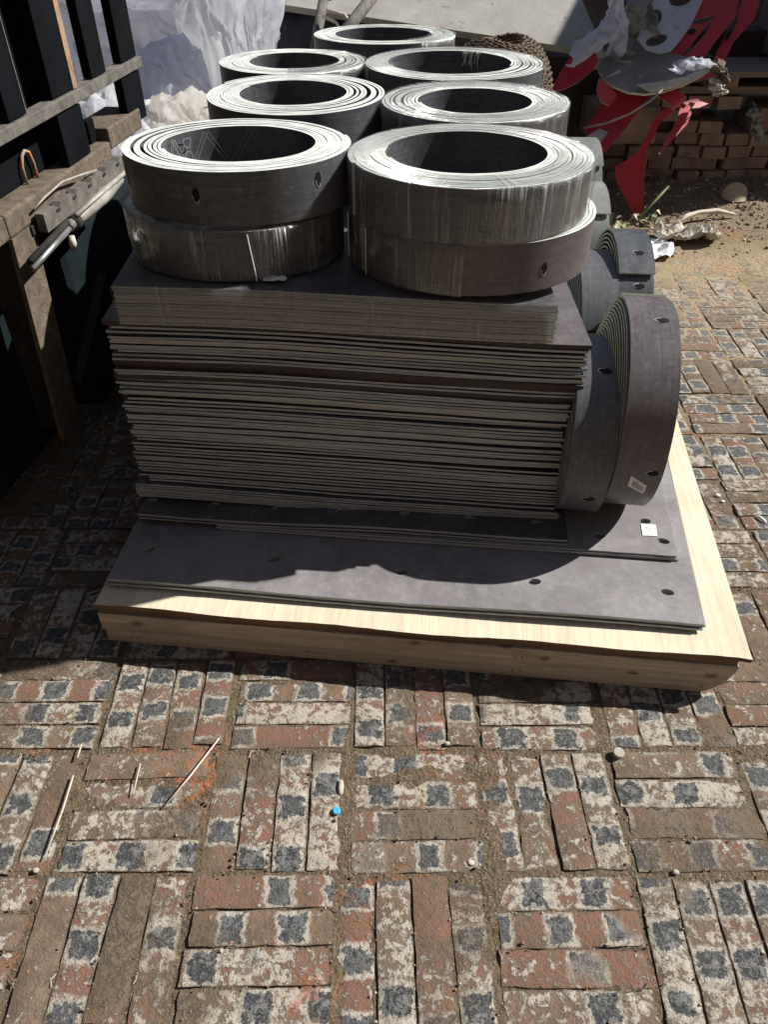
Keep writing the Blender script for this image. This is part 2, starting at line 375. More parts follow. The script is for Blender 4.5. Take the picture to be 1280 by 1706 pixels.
M = dict(
    paver=mat_paver('worn_paving_brick'), paver_far=mat_paver('worn_paving_brick_far', True), dirt=mat_dirt('packed_dirt'),
    face=mat_face('sheet_face'), face_br=mat_face('sheet_face_brown', (.066, .054, .057), (.142, .120, .122), .38),
    face_dust=mat_face('sheet_face_dusty', (.15, .14, .14), (.265, .248, .248), .55),
    face_dk=mat_face('sheet_face_dark', (.05, .05, .055), (.085, .082, .088), .4),
    face_green=mat_face('sheet_face_olive', (.15, .165, .15), (.24, .25, .23), .4),
    edge=mat_edge('sheet_edge'), edge_tan=mat_edge('sheet_edge_tan', (.35, .355, .34), (.54, .54, .51)),
    edge_coil=mat_edge('coil_edge', (.50, .53, .49), (.74, .76, .71), False),
    edge_green=mat_edge('coil_edge_green', (.40, .44, .33), (.58, .61, .48), False),
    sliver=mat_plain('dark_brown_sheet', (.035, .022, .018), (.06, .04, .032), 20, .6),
    film=mat_film('cling_film', .6), film_soft=mat_film('cling_film_soft', .4), film_gloss=mat_film('cling_film_glossy', .75, 1.6),
    ply=mat_wood('plywood_face', (.56, .485, .35), (.70, .635, .49), False, 1),
    plank=mat_wood('pallet_board', (.30, .24, .175), (.54, .46, .355), True, 0, 5.5),
    plystrip=mat_wood('plywood_edge', (.10, .06, .035), (.24, .15, .08), False, 0),
    oldwood=mat_wood('old_grey_wood', (.13, .105, .085), (.22, .18, .145), False, 0),
    oldbrick=mat_plain('old_red_brick', (.19, .13, .095), (.32, .235, .175), 14, .9, .2, .004, fleck=((.27, .23, .19), .6)),
    blackpaint=mat_plain('black_paint', (.0035, .004, .005), (.007, .008, .010), 8, .75, .06, .0004),
    dustpaint=mat_plain('dusty_brown_paint', (.085, .066, .049), (.17, .138, .104), 30, .88, .15, .0012, fleck=((.085, .048, .028), .57)),
    greysteel=mat_plain('dirty_grey_steel', (.085, .077, .067), (.175, .162, .14), 30, .8, .2, .0012, fleck=((.08, .055, .04), .61)),
    darksteel=mat_plain('dark_dirty_steel', (.02, .018, .016), (.045, .04, .035), 14, .8, .12, .001),
    rust=mat_plain('rusty_orange_steel', (.20, .14, .095), (.33, .25, .18), 22, .85, .2, .0015, fleck=((.55, .22, .05), .55)),
    underbody=mat_plain('dark_teal_steel', (.008, .012, .014), (.013, .019, .022), 8, .8, .06, .0005),  # near-black teal steel of the truck underside
    rubber=mat_plain('tyre_rubber', (.018, .018, .018), (.035, .033, .03), 20, .85, .2, .001),
    whitepipe=mat_plain('dirty_white_pipe', (.20, .185, .155), (.38, .36, .32), 30, .5, .5, .0005),
    chrome=mat_plain('bright_steel', (.5, .5, .5), (.65, .65, .65), 30, .3, .5, .0002, metal=.8),
    bagw=mat_bag('white_plastic', (.80, .81, .85), (.9, .9, .9)), bagl=mat_bag('lavender_plastic', (.83, .84, .9), (.92, .92, .94)),
    bagb=mat_bag('blue_plastic', (.78, .80, .9), (.9, .91, .95)), bagk=mat_bag('beige_plastic', (.78, .74, .68), (.88, .86, .82)),
    slab=mat_plain('grey_board', (.27, .255, .225), (.37, .35, .315), 5, .85, .2, .001, fleck=((.2, .19, .17), .62)),
    slabedge=mat_plain('grey_board_edge', (.30, .28, .23), (.42, .39, .33), 20, .85, .2, .001),
    red=mat_plain('red_coated_sheet', (.34, .018, .03), (.44, .035, .045), 5, .5, .3, .0006, fleck=((.26, .035, .045), .63)),
    redback=mat_plain('grey_core', (.25, .24, .23), (.36, .34, .32), 20, .7, .2, .0006),
    palecut=mat_plain('pale_board', (.36, .38, .42), (.46, .48, .51), 6, .7, .3, .0006, fleck=((.22, .22, .23), .63)),
    disc=mat_plain('dull_grey_plate', (.16, .165, .165), (.25, .25, .24), 8, .75, .3, .001, fleck=((.38, .38, .36), .64)),
    wicker=mat_plain('wicker', (.07, .045, .03), (.17, .12, .075), 40, .75, .3, .0008),
    tarp=mat_plain('dark_tarpaulin', (.02, .022, .027), (.045, .048, .055), 6, .7, .3, .003),
    paper=mat_plain('dusty_paper', (.44, .40, .33), (.62, .58, .5), 15, .85, .2, .002, fleck=((.3, .25, .19), .6)),
    whitefilm=mat_plain('white_sheet_plastic', (.66, .68, .68), (.78, .79, .79), 10, .4, .5, .002),
    green=mat_plain('weed_green', (.14, .19, .07), (.24, .29, .12), 30, .6, .3, .0004),
    straw=mat_plain('dry_straw', (.44, .37, .29), (.6, .53, .44), 40, .75, .3, .0003),
    pinkstraw=mat_plain('pinkish_straw', (.48, .33, .29), (.62, .5, .44), 40, .7, .3, .0003),
    cyan=mat_plain('blue_cap', (.05, .36, .58), (.08, .44, .66), 20, .4, .5, .0002),
    stone=mat_plain('pebble', (.34, .30, .25), (.48, .44, .38), 40, .8, .3, .0006),
    log=mat_plain('log_end', (.36, .28, .19), (.48, .40, .29), 30, .85, .2, .001),
    label=mat_plain('paper_label', (.60, .60, .60), (.70, .70, .70), 20, .6, .3, 0),
    ink=mat_plain('ink', (.05, .05, .06), (.08, .08, .09), 20, .6, .3, 0),
    violet=mat_plain('violet_print', (.17, .155, .20), (.23, .21, .26), 20, .6, .3, 0),
    printw=mat_plain('pale_print', (.20, .205, .19), (.28, .285, .265), 20, .6, .3, 0),
    hole=mat_plain('slot_shadow', (.012, .011, .012), (.02, .018, .018), 20, .8, .1, 0),
    plaster=mat_plain('grey_plaster', (.25, .235, .21), (.33, .31, .28), 3, .9, .2, .003),
    spark=mat_plain('glint_and_paper_white', (.62, .62, .58), (.75, .75, .7), 30, .4, .5, .0003),  # white of paper and film scraps, also of the painted fold glints
)

# ------------------------------------------------------------------ ground and pavement
def gz(x, y):
    b = sm((y-3.15)/.6)
    h = -.0050 + .005*nz(x, y, 0, 14) + .0045*nz(x, y, 3, 38)
    h = min(h, -.0034)
    for (gx, gy, sx, sy, a) in ((-.078, .74, .016, .13, .0085), (.207, .72, .014, .12, .006), (.06, .80, .07, .02, .0045), (.05, .635, .12, .02, .006), (.455, 1.0, .012, .12, .003), (.77, .86, .05, .03, .006), (-.33, .73, .012, .11, .005)):
        q = ((x-gx)/sx)**2+((y-gy)/sy)**2
        if q < 6: h += a*.9*math.exp(-q)*(1+.8*nz(x, y, 8, 45))
    h += b*(.0075 + .006*nz(x, y, 5, 7) + .004*nz(x, y, 9, 24))
    m = sm((y-3.7)/.55)*sm((x-.85)/.3)
    h += m*(.07+.04*nz(x, y, 2, 5)+.018*nz(x, y, 4, 15)) + .35*m*.012*nz(x, y, 6, 40)
    return h
YB = 3.66
def sheet(x0, x1, y0, y1, st, name, mat, parent=None):
    mb = MB(); nx = int((x1-x0)/st); ny = int((y1-y0)/st)
    def f(a, b):
        x, y = x0+(x1-x0)*a, y0+(y1-y0)*b; return (x, y, gz(x, y))
    mb.grid(f, nx, ny); o = mb.build(name, mat, parent, True); return o
pavement = sheet(-2.9, 3.5, -.6, YB, .022, 'pavement', M['dirt']); tag(pavement, kind='structure')
dirt = sheet(-4.0, 4.4, YB, 7.6, .04, 'dirt_path', M['dirt']); tag(dirt, kind='structure')
g = MB(); g.quad((-300, -300, -.06), (300, -300, -.06), (300, 300, -.06), (-300, 300, -.06)); tag(g.build('ground', M['dirt']), kind='structure')

# paving bricks, four to a square, squares turned in a checkerboard
def brick_proto(seed, nx=12, ny=5):
    rr = random.Random(seed); mb = MB(); L2, W2 = .5, .5
    def zt(a, b): return .0016*noise.noise(Vector((a*5+seed*7, b*2.5, seed)))+.001*noise.noise(Vector((a*14, b*7, seed*3)))
    rows = []
    for i in range(nx):
        for j in range(ny):
            a = i/(nx-1); b = j/(ny-1); x = -L2+a*2*L2; y = -W2+b*2*W2; z = zt(a, b)
            edge = (i in (0, nx-1)) + (j in (0, ny-1))
            if i in (0, nx-1): x -= math.copysign(rr.uniform(.000, .016), x)
            if j in (0, ny-1): y -= math.copysign(rr.uniform(.0, .05), y)
            if edge: z -= rr.uniform(.0012, .0034)*(1.4 if edge == 2 else 1)
            mb.v.append((x, y, z))
    for i in range(nx-1):
        for j in range(ny-1):
            mb.f.append((i*ny+j, (i+1)*ny+j, (i+1)*ny+j+1, i*ny+j+1)); mb.m.append(0)
    ring = [i*ny for i in range(nx)]+[(nx-1)*ny+j for j in range(1, ny)]+[i*ny+ny-1 for i in reversed(range(nx-1))]+[j for j in reversed(range(1, ny-1))]
    base = len(mb.v)
    for k in ring:
        x, y, z = mb.v[k]; mb.v.append((x*1.012, y*1.03, -.03))
    n = len(ring)
    for k in range(n):
        mb.f.append((ring[(k+1) % n], ring[k], base+k, base+(k+1) % n)); mb.m.append(0)
    return mb
protos = [brick_proto(s) for s in range(16)]
meshes = []
BL, BW = .25, .058
for k, mb in enumerate(protos):
    mb.v = [(x*BL, y*BW, z) for x, y, z in mb.v]
    me = mb.mesh('brick', M['paver'], True); me.set_sharp_from_angle(angle=R(50))
    uvl = me.uv_layers.new(name='UVMap')
    for lp in me.loops:
        co = me.vertices[lp.vertex_index].co; uvl.data[lp.index].uv = (co.x, co.y)
    meshes.append(me)
colx = lambda c: -.34+.2640*c - (.27 if False else 0)
rowb = [-.36, -.115, .128, .372, .618, .867, 1.10, 1.325, 1.54, 1.757, 1.985, 2.215, 2.45, 2.685, 2.92, 3.155, 3.39, 3.62]
bricks = []
rb = random.Random(3)
for r in range(len(rowb)-1):
    y0, y1 = rowb[r], rowb[r+1]; rr_ = r-4          # row 1 of the survey is index 4
    off = rb.uniform(-.01, .01)
    for c in range(-9, 15):
        x0 = -.6+.264*c+off; x1 = x0+.264
        if x1 < -2.8 or x0 > 3.4: continue
        horiz = ((rr_+c) % 2 == 0)
        cx, cy = (x0+x1)/2, (y0+y1)/2; jx, jy = rb.uniform(-.004, .004), rb.uniform(-.004, .004); ja = rb.gauss(0, .012)
        for k in range(4):
            t = (k+.5)/4-.5
            if horiz: lx, ly, L, W = rb.uniform(-.004, .004), t*(y1-y0-.004), .252, (y1-y0)/4-.0005
            else: lx, ly, L, W = t*(x1-x0-.006), rb.uniform(-.004, .004), (y1-y0)-.007, (x1-x0)/4-.0015
            L -= rb.uniform(0, .007); W -= rb.uniform(0, .003)
            px_, py_ = cx+jx+lx*math.cos(ja)-ly*math.sin(ja), cy+jy+lx*math.sin(ja)+ly*math.cos(ja)
            z = rb.gauss(0, .0014) - .010*sm((py_-2.9)/.8)
            if rb.random() < .05: z -= .002
            ang = ja + rb.gauss(0, .012) + (0 if horiz else math.pi/2) + (math.pi if rb.random() < .5 else 0)
            bricks.append((px_, py_, z, ang, L/BL, W/BW, rb.randrange(16), rb.gauss(0, .008), rb.gauss(0, .012)))
def on_screen(x, y):
    c, s = math.cos(PITCH), math.sin(PITCH); dz = -CAM_H; wv = y*c-dz*s
    if wv < .1: return None
    return 640+F_PX*x/wv, 853-F_PX*(y*s+dz*c)/wv
def hidden(x, y):   # under the pallet or behind the stack
    if y > 1.02-.1*x and y < 3.05 and -.66 < x < .74+.02*y: return True
    return False
near, rest = [], []
for b in bricks:
    p = on_screen(b[0], b[1])
    vis = p and -60 < p[0] < 1340 and 380 < p[1] < 1790 and not hidden(b[0], b[1])
    (near if vis else rest).append(b)
near.sort(key=lambda b: b[1]**2+b[0]**2*.6+ (2.5 if b[0] < -.75 and b[1] > 1.3 else 0)); rest += near[300:]; near = near[:300]
for (x, y, z, a, sl, sw, k, tx, ty) in near:
    link('brick', meshes[k], pavement, (x, y, z), (tx*.6, ty*.4, a), (sl, sw, 1))
vv, ff, uvs, rn = [], [], [], []
for (x, y, z, a, sl, sw, k, tx, ty) in rest:
    me = meshes[k]; i0 = len(vv); ca, sa = math.cos(a), math.sin(a); rv = rb.random()
    for v in me.vertices:
        X, Y = v.co.x*sl, v.co.y*sw; vv.append((x+X*ca-Y*sa, y+X*sa+Y*ca, z+v.co.z)); uvs.append((v.co.x, v.co.y)); rn.append(rv)
    for p in me.polygons: ff.append(tuple(i0+i for i in p.vertices))
me = bpy.data.meshes.new('far_bricks'); me.from_pydata(vv, [], ff); me.materials.append(M['paver_far'])
me.polygons.foreach_set('use_smooth', [True]*len(ff)); me.set_sharp_from_angle(angle=R(50))
uvl = me.uv_layers.new(name='UVMap')
for lp in me.loops: uvl.data[lp.index].uv = uvs[lp.vertex_index]
at = me.attributes.new('rnd', 'FLOAT', 'POINT'); at.data.foreach_set('value', rn)
fb = link('far_bricks', me, pavement); fb['kind'] = 'stuff'

# crumbs of dirt and grit lying in the joints and on the soil
def pebbles(name, pts, mats, parent=None):
    mb = MB()
    for (x, y, z, s, m) in pts:
        i = len(mb.v); a = random.uniform(0, 6.3)
        base = [(math.cos(a+q)*s*random.uniform(.7, 1.2), math.sin(a+q)*s*random.uniform(.6, 1.1)) for q in (0, 1.57, 3.14, 4.71)]
        for (bx, by) in base: mb.v.append((x+bx, y+by, z-s*.2))
        for (bx, by) in base: mb.v.append((x+bx*.6, y+by*.6, z+s*random.uniform(.4, .8)))
        for f in ((0, 1, 5, 4), (1, 2, 6, 5), (2, 3, 7, 6), (3, 0, 4, 7), (4, 5, 6, 7)): mb.f.append(tuple(i+k for k in f)); mb.m.append(m)
    o = mb.build(name, mats, parent); o['kind'] = 'stuff'; return o
pts = []
joint_pts = []
for b in near+rest:
    if not (-1.9 < b[0] < 2.3 and .2 < b[1] < 3.4) or hidden(b[0], b[1]+.1): continue
    for q in range(9 if b[1] < 1.4 else 4):
        x, y, z, a = b[:4]; t = random.uniform(-.5, .5); side = random.choice((-1, 1))
        if random.random() < .75: lx, ly = t*.25, side*random.gauss(.031, .0035)
        else: lx, ly = side*random.gauss(.126, .006), t*.06
        X, Y = x+lx*math.cos(a)-ly*math.sin(a), y+lx*math.sin(a)+ly*math.cos(a)
        pts.append((X, Y, gz(X, Y)+random.uniform(.004, .0125), abs(random.gauss(.0014, .0011))+.0007, random.choices((0, 1, 2), (.8, .14, .06))[0]))
for q in range(900):
    X, Y = random.uniform(-1.0, 1.6), random.uniform(.3, 1.3)
    pts.append((X, Y, .0015, random.uniform(.0005, .0017), random.choices((0, 1, 2), (.6, .25, .15))[0]))
grit = pebbles('joint_grit', pts, [mat_plain('grit_brown', (.16, .115, .07), (.27, .2, .13), 60, .9, .2, 0), M['stone'], mat_plain('brick_crumb', (.34, .14, .07), (.46, .2, .1), 60, .9, .2, 0)])
pts = []
for q in range(3500):
    X = random.uniform(.7, 2.5); Y = 3.3+random.random()**.8*1.1
    if random.random() > .25+.75*sm((Y-3.5)/.3): continue
    pts.append((X, Y, gz(X, Y)+.002, abs(random.gauss(.003, .004))+.0015, random.choices((0, 1, 2), (.72, .18, .1))[0]))
pebbles('soil_crumbs', pts, [bpy.data.materials['grit_brown'], M['paper'], M['oldwood']])

# ------------------------------------------------------------------ pallet
pal = empty('wooden_pallet', 'low pale plywood pallet with knotty front board carrying the whole load of grey sheets', 'pallet', (-.640, 1.153, 0), (0, 0, R(-6.15)))
PW, PD, PH = 1.396, 2.15, .128
out = [(-.002, -.003)]
for k in range(1, 60): out.append((-.002+(PW+.012)*k/60, -.004+.003*math.sin(k*.35)+.002*nz(k*.9, 1)))
out += [(PW+.014, -.004), (PW+.018, PD), (-.01, PD)]
zply = lambda x, y: .0016*math.sin(x*6.1+.4)*(1-min(1, y*3)) + .002*nz(x, y, 0, 3)
mb = plate(out, [], .011, .11, zply); mb.v = [(x, y, z+PH) for x, y, z in mb.v]
mb.build('deck_sheet', [M['ply'], M['plystrip']], pal)
# front board with its rounded right end
def edge_line(x0, x1, z, s_): return [(x0+(x1-x0)*k/24, z+.0006*nz(k*.9, s_)) for k in range(25)]
o2 = edge_line(0, PW-.06, .0005, 1)+[(PW-.045, .008), (PW-.03, .022), (PW-.018, .038)]+list(reversed(edge_line(.002, PW-.02, .0425, 2)))
mb = plate(o2, [], .028, 0); mb.v = [(x, -z+.0015, y) for x, y, z in mb.v]; mb.build('front_plank', [M['plank'], M['plank']], pal)
o2 = edge_line(-.003, PW-.017, .044, 3)+[(PW-.011, .06), (PW-.005, .08)]+list(reversed(edge_line(-.003, PW-.003, .0985, 4)))
mb = plate(o2, [], .03, 0); mb.v = [(x, -z-.0008, y) for x, y, z in mb.v]; mb.build('front_plank', [M['plank'], M['plank']], pal)
for nx_ in (.06, .075, .47, .485, .93, .945, PW-.06):
    for nz_ in (.022, .07):
        nb = MB(); nb.tube([(nx_, .003, nz_), (nx_, -.0024, nz_)], .0018, 7); nb.build('nail', M['rust'], pal)
x = 0
for k, (L_, dz) in enumerate(((.15, 0), (.17, .001), (.22, 0), (.2, .002), (.24, .001), (.41, 0))):
    mb = MB(); mb.box(x+.001, x+L_-.001, .003+dz, .05, .1005, .1155-dz*.5); mb.build('edge_strip', M['plystrip'], pal); x += L_
for (xa, xb, ya, yb) in ((.0, .03, .032, PD), (PW-.07, PW-.04, .032, PD), (.45, .48, .032, PD-.035), (.92, .95, .032, PD-.035)):
    mb = MB(); mb.box(xa, xb, ya, yb, 0, .0995); mb.build('runner_board', M['plank'], pal)
mb = MB(); mb.box(.032, PW-.072, PD-.03, PD, 0, .0995); mb.build('back_board', M['plank'], pal)

# ------------------------------------------------------------------ flat sheets
NUM = ['topmost', 'second', 'third', 'fourth', 'fifth', 'sixth', 'seventh', 'eighth', 'ninth', 'tenth', 'eleventh', 'twelfth', 'thirteenth', 'fourteenth', 'fifteenth', 'sixteenth', 'seventeenth', 'eighteenth', 'nineteenth']
TENS = ['', '', 'twent', 'thirt', 'fort', 'fift', 'sixt', 'sevent']
def ordinal(n):        # n from 0
    if n < 19: return NUM[n]
    k = n+1; t, u = divmod(k, 10)
    return TENS[t]+('ieth' if u == 0 else 'y-'+['', 'first', 'second', 'third', 'fourth', 'fifth', 'sixth', 'seventh', 'eighth', 'ninth'][u])
YAW = R(-6.0)
PTOP = PH+.003
# broad bottom sheets (A), with slots along the front edge
def ledge(name, n, p_left, p_right, depth, z0, th, slots, label_fn, group, zf, mats, slotr=(.0145, .0095), top_extra=None, drop_left=0.0, sk=.012):
    pl, pr = Vector((*p_left, 0)), Vector((*p_right, 0)); L = (pr-pl).length; a = math.atan2(pr.y-pl.y, pr.x-pl.x)
    for k in range(n):
        zt = z0+th*(k+1)+.0006*k
        top = (k == n-1)
        j = random.uniform(-.003, .003) if not top else 0; jx = random.uniform(-.004, .006) if not top else 0
        outer = [(drop_left*(0 if top else 1)+jx, j)]
        N = 40
        for i in range(1, N): outer.append((L*i/N if i/N > 0 else 0, j+.0012*nz(i*.7, k*3)))
        outer = [p for p in outer if p[0] >= outer[0][0]]
        outer += [(L+jx, j), (L+sk*depth/.3+jx, depth), (outer[0][0], depth)]
        hs = [oval(sx-pl.x*0, sy, slotr[0], slotr[1], 12, random.uniform(-.2, .5)) for sx, sy in slots]
        mb = plate(outer, hs, th-.0006, .06, lambda x, y, k=k: zf(x/L, y)+.0008*nz(x*4, y*4, k))
        o = mb.build(name, mats, None); o.location = (pl.x, pl.y, zt); o.rotation_euler = (0, 0, a); autosmooth(o, 30)
        tag(o, label_fn(n-1-k), 'plastic sheet', group)
    return pl, a, L, z0+th*n+.0006*n
A_l, A_r = (-.622, 1.203), (.678, 1.071)
LA = math.hypot(A_r[0]-A_l[0], A_r[1]-A_l[1])
slA = [(.062, .103), (.36, .103), (.655, .093), (.955, .089), (1.245, .087)]
_, aA, _, zA = ledge('broad_sheet', 3, A_l, A_r, 1.7, PTOP+.0045, .0055, slA,
    lambda i: ('broad dusty grey sheet, its half sunlit top showing five slots along the front' if i == 0 else '%s sheet down of the broad bottom pile resting on the plywood' % ('second' if i == 1 else 'lowest, third')),
    'broad bottom sheets on the plywood', lambda u, y: .004*math.sin(u*8.5+.8)*max(0, 1-y*5), [M['face_dust'], M['edge']])
B_l, B_r = (-.592, 1.388), (.671, 1.262)
LB = math.hypot(B_r[0]-B_l[0], B_r[1]-B_l[1])
slB = [(1.10, .052), (1.247, .048), (1.215, .115)]
_, aB, _, zB = ledge('ledge_sheet', 3, (-.40, 1.369), B_r, 1.4, zA+.001, .0045, [(sx-.193, sy) for sx, sy in slB],
    lambda i: ('grey sheet with a white paper label, reaching out under the standing rolls' if i == 0 else '%s sheet beneath the labelled one that reaches under the standing rolls' % NUM[i]),
    'middle ledge sheets under the standing rolls', lambda u, y: 0, [M['face_dust'], M['edge']])
slC = [(.022+.155*k, .052) for k in range(7)]
_, aC, _, zC = ledge('short_ledge_sheet', 3, B_l, (.425, 1.300), 1.3, zB, .0045, slC,
    lambda i: '%s shaded sheet of the trio with half hidden slots, below the tall pile' % NUM[i],
    'short slotted sheets below the tall pile', lambda u, y: .0035*math.sin(u*9+2.6)*max(0, 1-y*4)+.002, [M['face_dk'], M['edge']], (.014, .009), sk=0)

# plain sheets of the tall pile
def pile_sheet(name, xl, xr, yl, yr, depth, z, th, prof, mats, label, cat, group, jit):
    mb = MB(); NX = 36
    def P(i, y, top, dz): 
        u = i/NX; x = xl+(xr-xl)*u; yy = yl+(yr-yl)*u + (y if y else .0009*nz(u*9, jit*7)+ .0006*nz(u*40, jit))
        return (x, yy, z+prof(u)*(1-.8*min(1, y/depth))+(th if top else 0)+dz)
    for i in range(NX):
        for (ya, yb) in ((0, .3), (.3, depth)):
            mb.quad(P(i, ya, 1, 0), P(i+1, ya, 1, 0), P(i+1, yb, 1, 0), P(i, yb, 1, 0), 0)
            mb.quad(P(i+1, ya, 0, 0), P(i, ya, 0, 0), P(i, yb, 0, 0), P(i+1, yb, 0, 0), 0)
        mb.quad(P(i, 0, 0, 0), P(i+1, 0, 0, 0), P(i+1, 0, 1, 0), P(i, 0, 1, 0), 1)
    for i, fl in ((0, 0), (NX, 1)):
        for (ya, yb) in ((0, .3), (.3, depth)):
            q = [P(i, ya, 0, 0), P(i, ya, 1, 0), P(i, yb, 1, 0), P(i, yb, 0, 0)]
            if fl: q.reverse()
            mb.quad(*q, 1)
    o = mb.build(name, mats); 
    return tag(o, label, cat, group)
def zprof(z):
    k = sm((z-.15)/.55)
    def f(u):
        s = .0016*nz(u*5, z*60)-.030*sm((u-.25)/.75)*(1.0-.25*k) - .006*math.sin((u-.1)*6.5)*(1-k)
        return s+.004*math.sin(u*5+1)*(1-k)+ .0022*nz(u*3, z*6)+.0045
    return f
# lower group of five sheets
zz = zC+.004
S3 = []
for k in range(6):
    S3.append(zz); zz += .0055+random.uniform(.0006, .0016)
for k, z in enumerate(S3):
    pile_sheet('lower_sheet', -.598+random.uniform(-.002, .003), .418+random.uniform(-.008, .0), 1.437, 1.372, 1.45, z, .0052, zprof(z), [M['face_dk'], M['edge']],
        '%s sheet of the even grey group just under the tall loose pile' % NUM[5-k], 'plastic sheet', 'even group under the tall pile', z)
zz += .004
S2 = []
top2 = .652
while zz < top2-.006:
    u = random.random(); th = random.uniform(.0046, .0058)
    if u < .05: th = .010
    S2.append((zz, th, u < .05)); r_ = random.random()
    zz += th+(random.uniform(.0002, .0009) if r_ < .62 else random.uniform(.002, .0048) if r_ < .9 else random.uniform(.006, .009))
scale = (top2-.0055-S2[0][0])/(S2[-1][0]-S2[0][0])
z00 = S2[0][0]
for k, (z, th, thick) in enumerate(S2):
    z = z00+(z-z00)*scale; u = (z-z00)/(top2-z00)
    xl = -.583+.012*u+random.uniform(-.003, .004)+random.choice((0, 0, 0, .008, -.005))+(.022 if k in (0, 1) else 0)+(-.012 if u > .97 else 0)
    xr = .412-.008*u+random.uniform(-.010, .004)+.012*math.sin(u*9)
    last = k == len(S2)-1
    o = pile_sheet('stacked_sheet', xl, xr+(.006 if last else 0), 1.445+random.uniform(-.004, .006), 1.382+random.uniform(-.004, .006), 1.5, z, th, zprof(z),
        [M['face_br'] if last else M['face_dk'], M['sliver'] if thick else random.choice((M['edge'], M['edge'], M['edge_tan']))],
        '%s sheet counted down from the top of the tall loose pile' % ordinal(len(S2)-1-k), 'plastic sheet', 'sheets of the tall loose pile', k*1.7)
# film-wrapped bundle on top
bun = empty('wrapped_bundle', 'film wrapped bundle of tan edged sheets on top of the tall pile, under the rolls', 'sheet bundle', (-.535, 1.43, .66))
zz = .0; k = 0
BT = .0835
while zz < BT-.003:
    th = .0042; gap = random.choice((.00005, .0001, .0002, .0007)) if k < 16 else .0014
    def pf(u, z=zz): return -.016*sm((u-.2)/.8)+.0012*nz(u*3, z*30)+.003
    mb = MB(); NX = 30; d = 1.42; jx = random.uniform(-.002, .002); jy = random.uniform(-.0012, .0012)
    Wb = .872
    def P(i, y, t_):
        u = i/NX; return (jx+Wb*u, jy-.052*u+y, zz+pf(u)+(th if t_ else 0))
    for i in range(NX):
        mb.quad(P(i, 0, 1), P(i+1, 0, 1), P(i+1, d, 1), P(i, d, 1), 0); mb.quad(P(i+1, 0, 0), P(i, 0, 0), P(i, d, 0), P(i+1, d, 0), 0)
        mb.quad(P(i, 0, 0), P(i+1, 0, 0), P(i+1, 0, 1), P(i, 0, 1), 1)
    mb.quad(P(0, 0, 0), P(0, 0, 1), P(0, d, 1), P(0, d, 0), 1); mb.quad(P(NX, d, 0), P(NX, d, 1), P(NX, 0, 1), P(NX, 0, 0), 1)
    mb.build('sheet', [M['face_dk'], M['edge_tan'] if k < 16 else M['edge']], bun); zz += th+gap; k += 1
mb = MB(); NX = 60
def fp(u, b):
    zz_ = b*(BT+.002); return (-.004+.88*u, -.0055-.052*u+.0012*nz(u*40, b*2), zz_-.016*sm((u-.2)/.8)+.0035)
mb.grid(fp, NX, 6); fl = mb.build('film', M['film_soft'], bun, True)
uvl = fl.data.uv_layers.new(name='UVMap')
for lp in fl.data.loops:
    c_ = fl.data.vertices[lp.vertex_index].co; uvl.data[lp.index].uv = (c_.x, c_.z)
fl.visible_shadow = True
STOP = .66+BT+.004

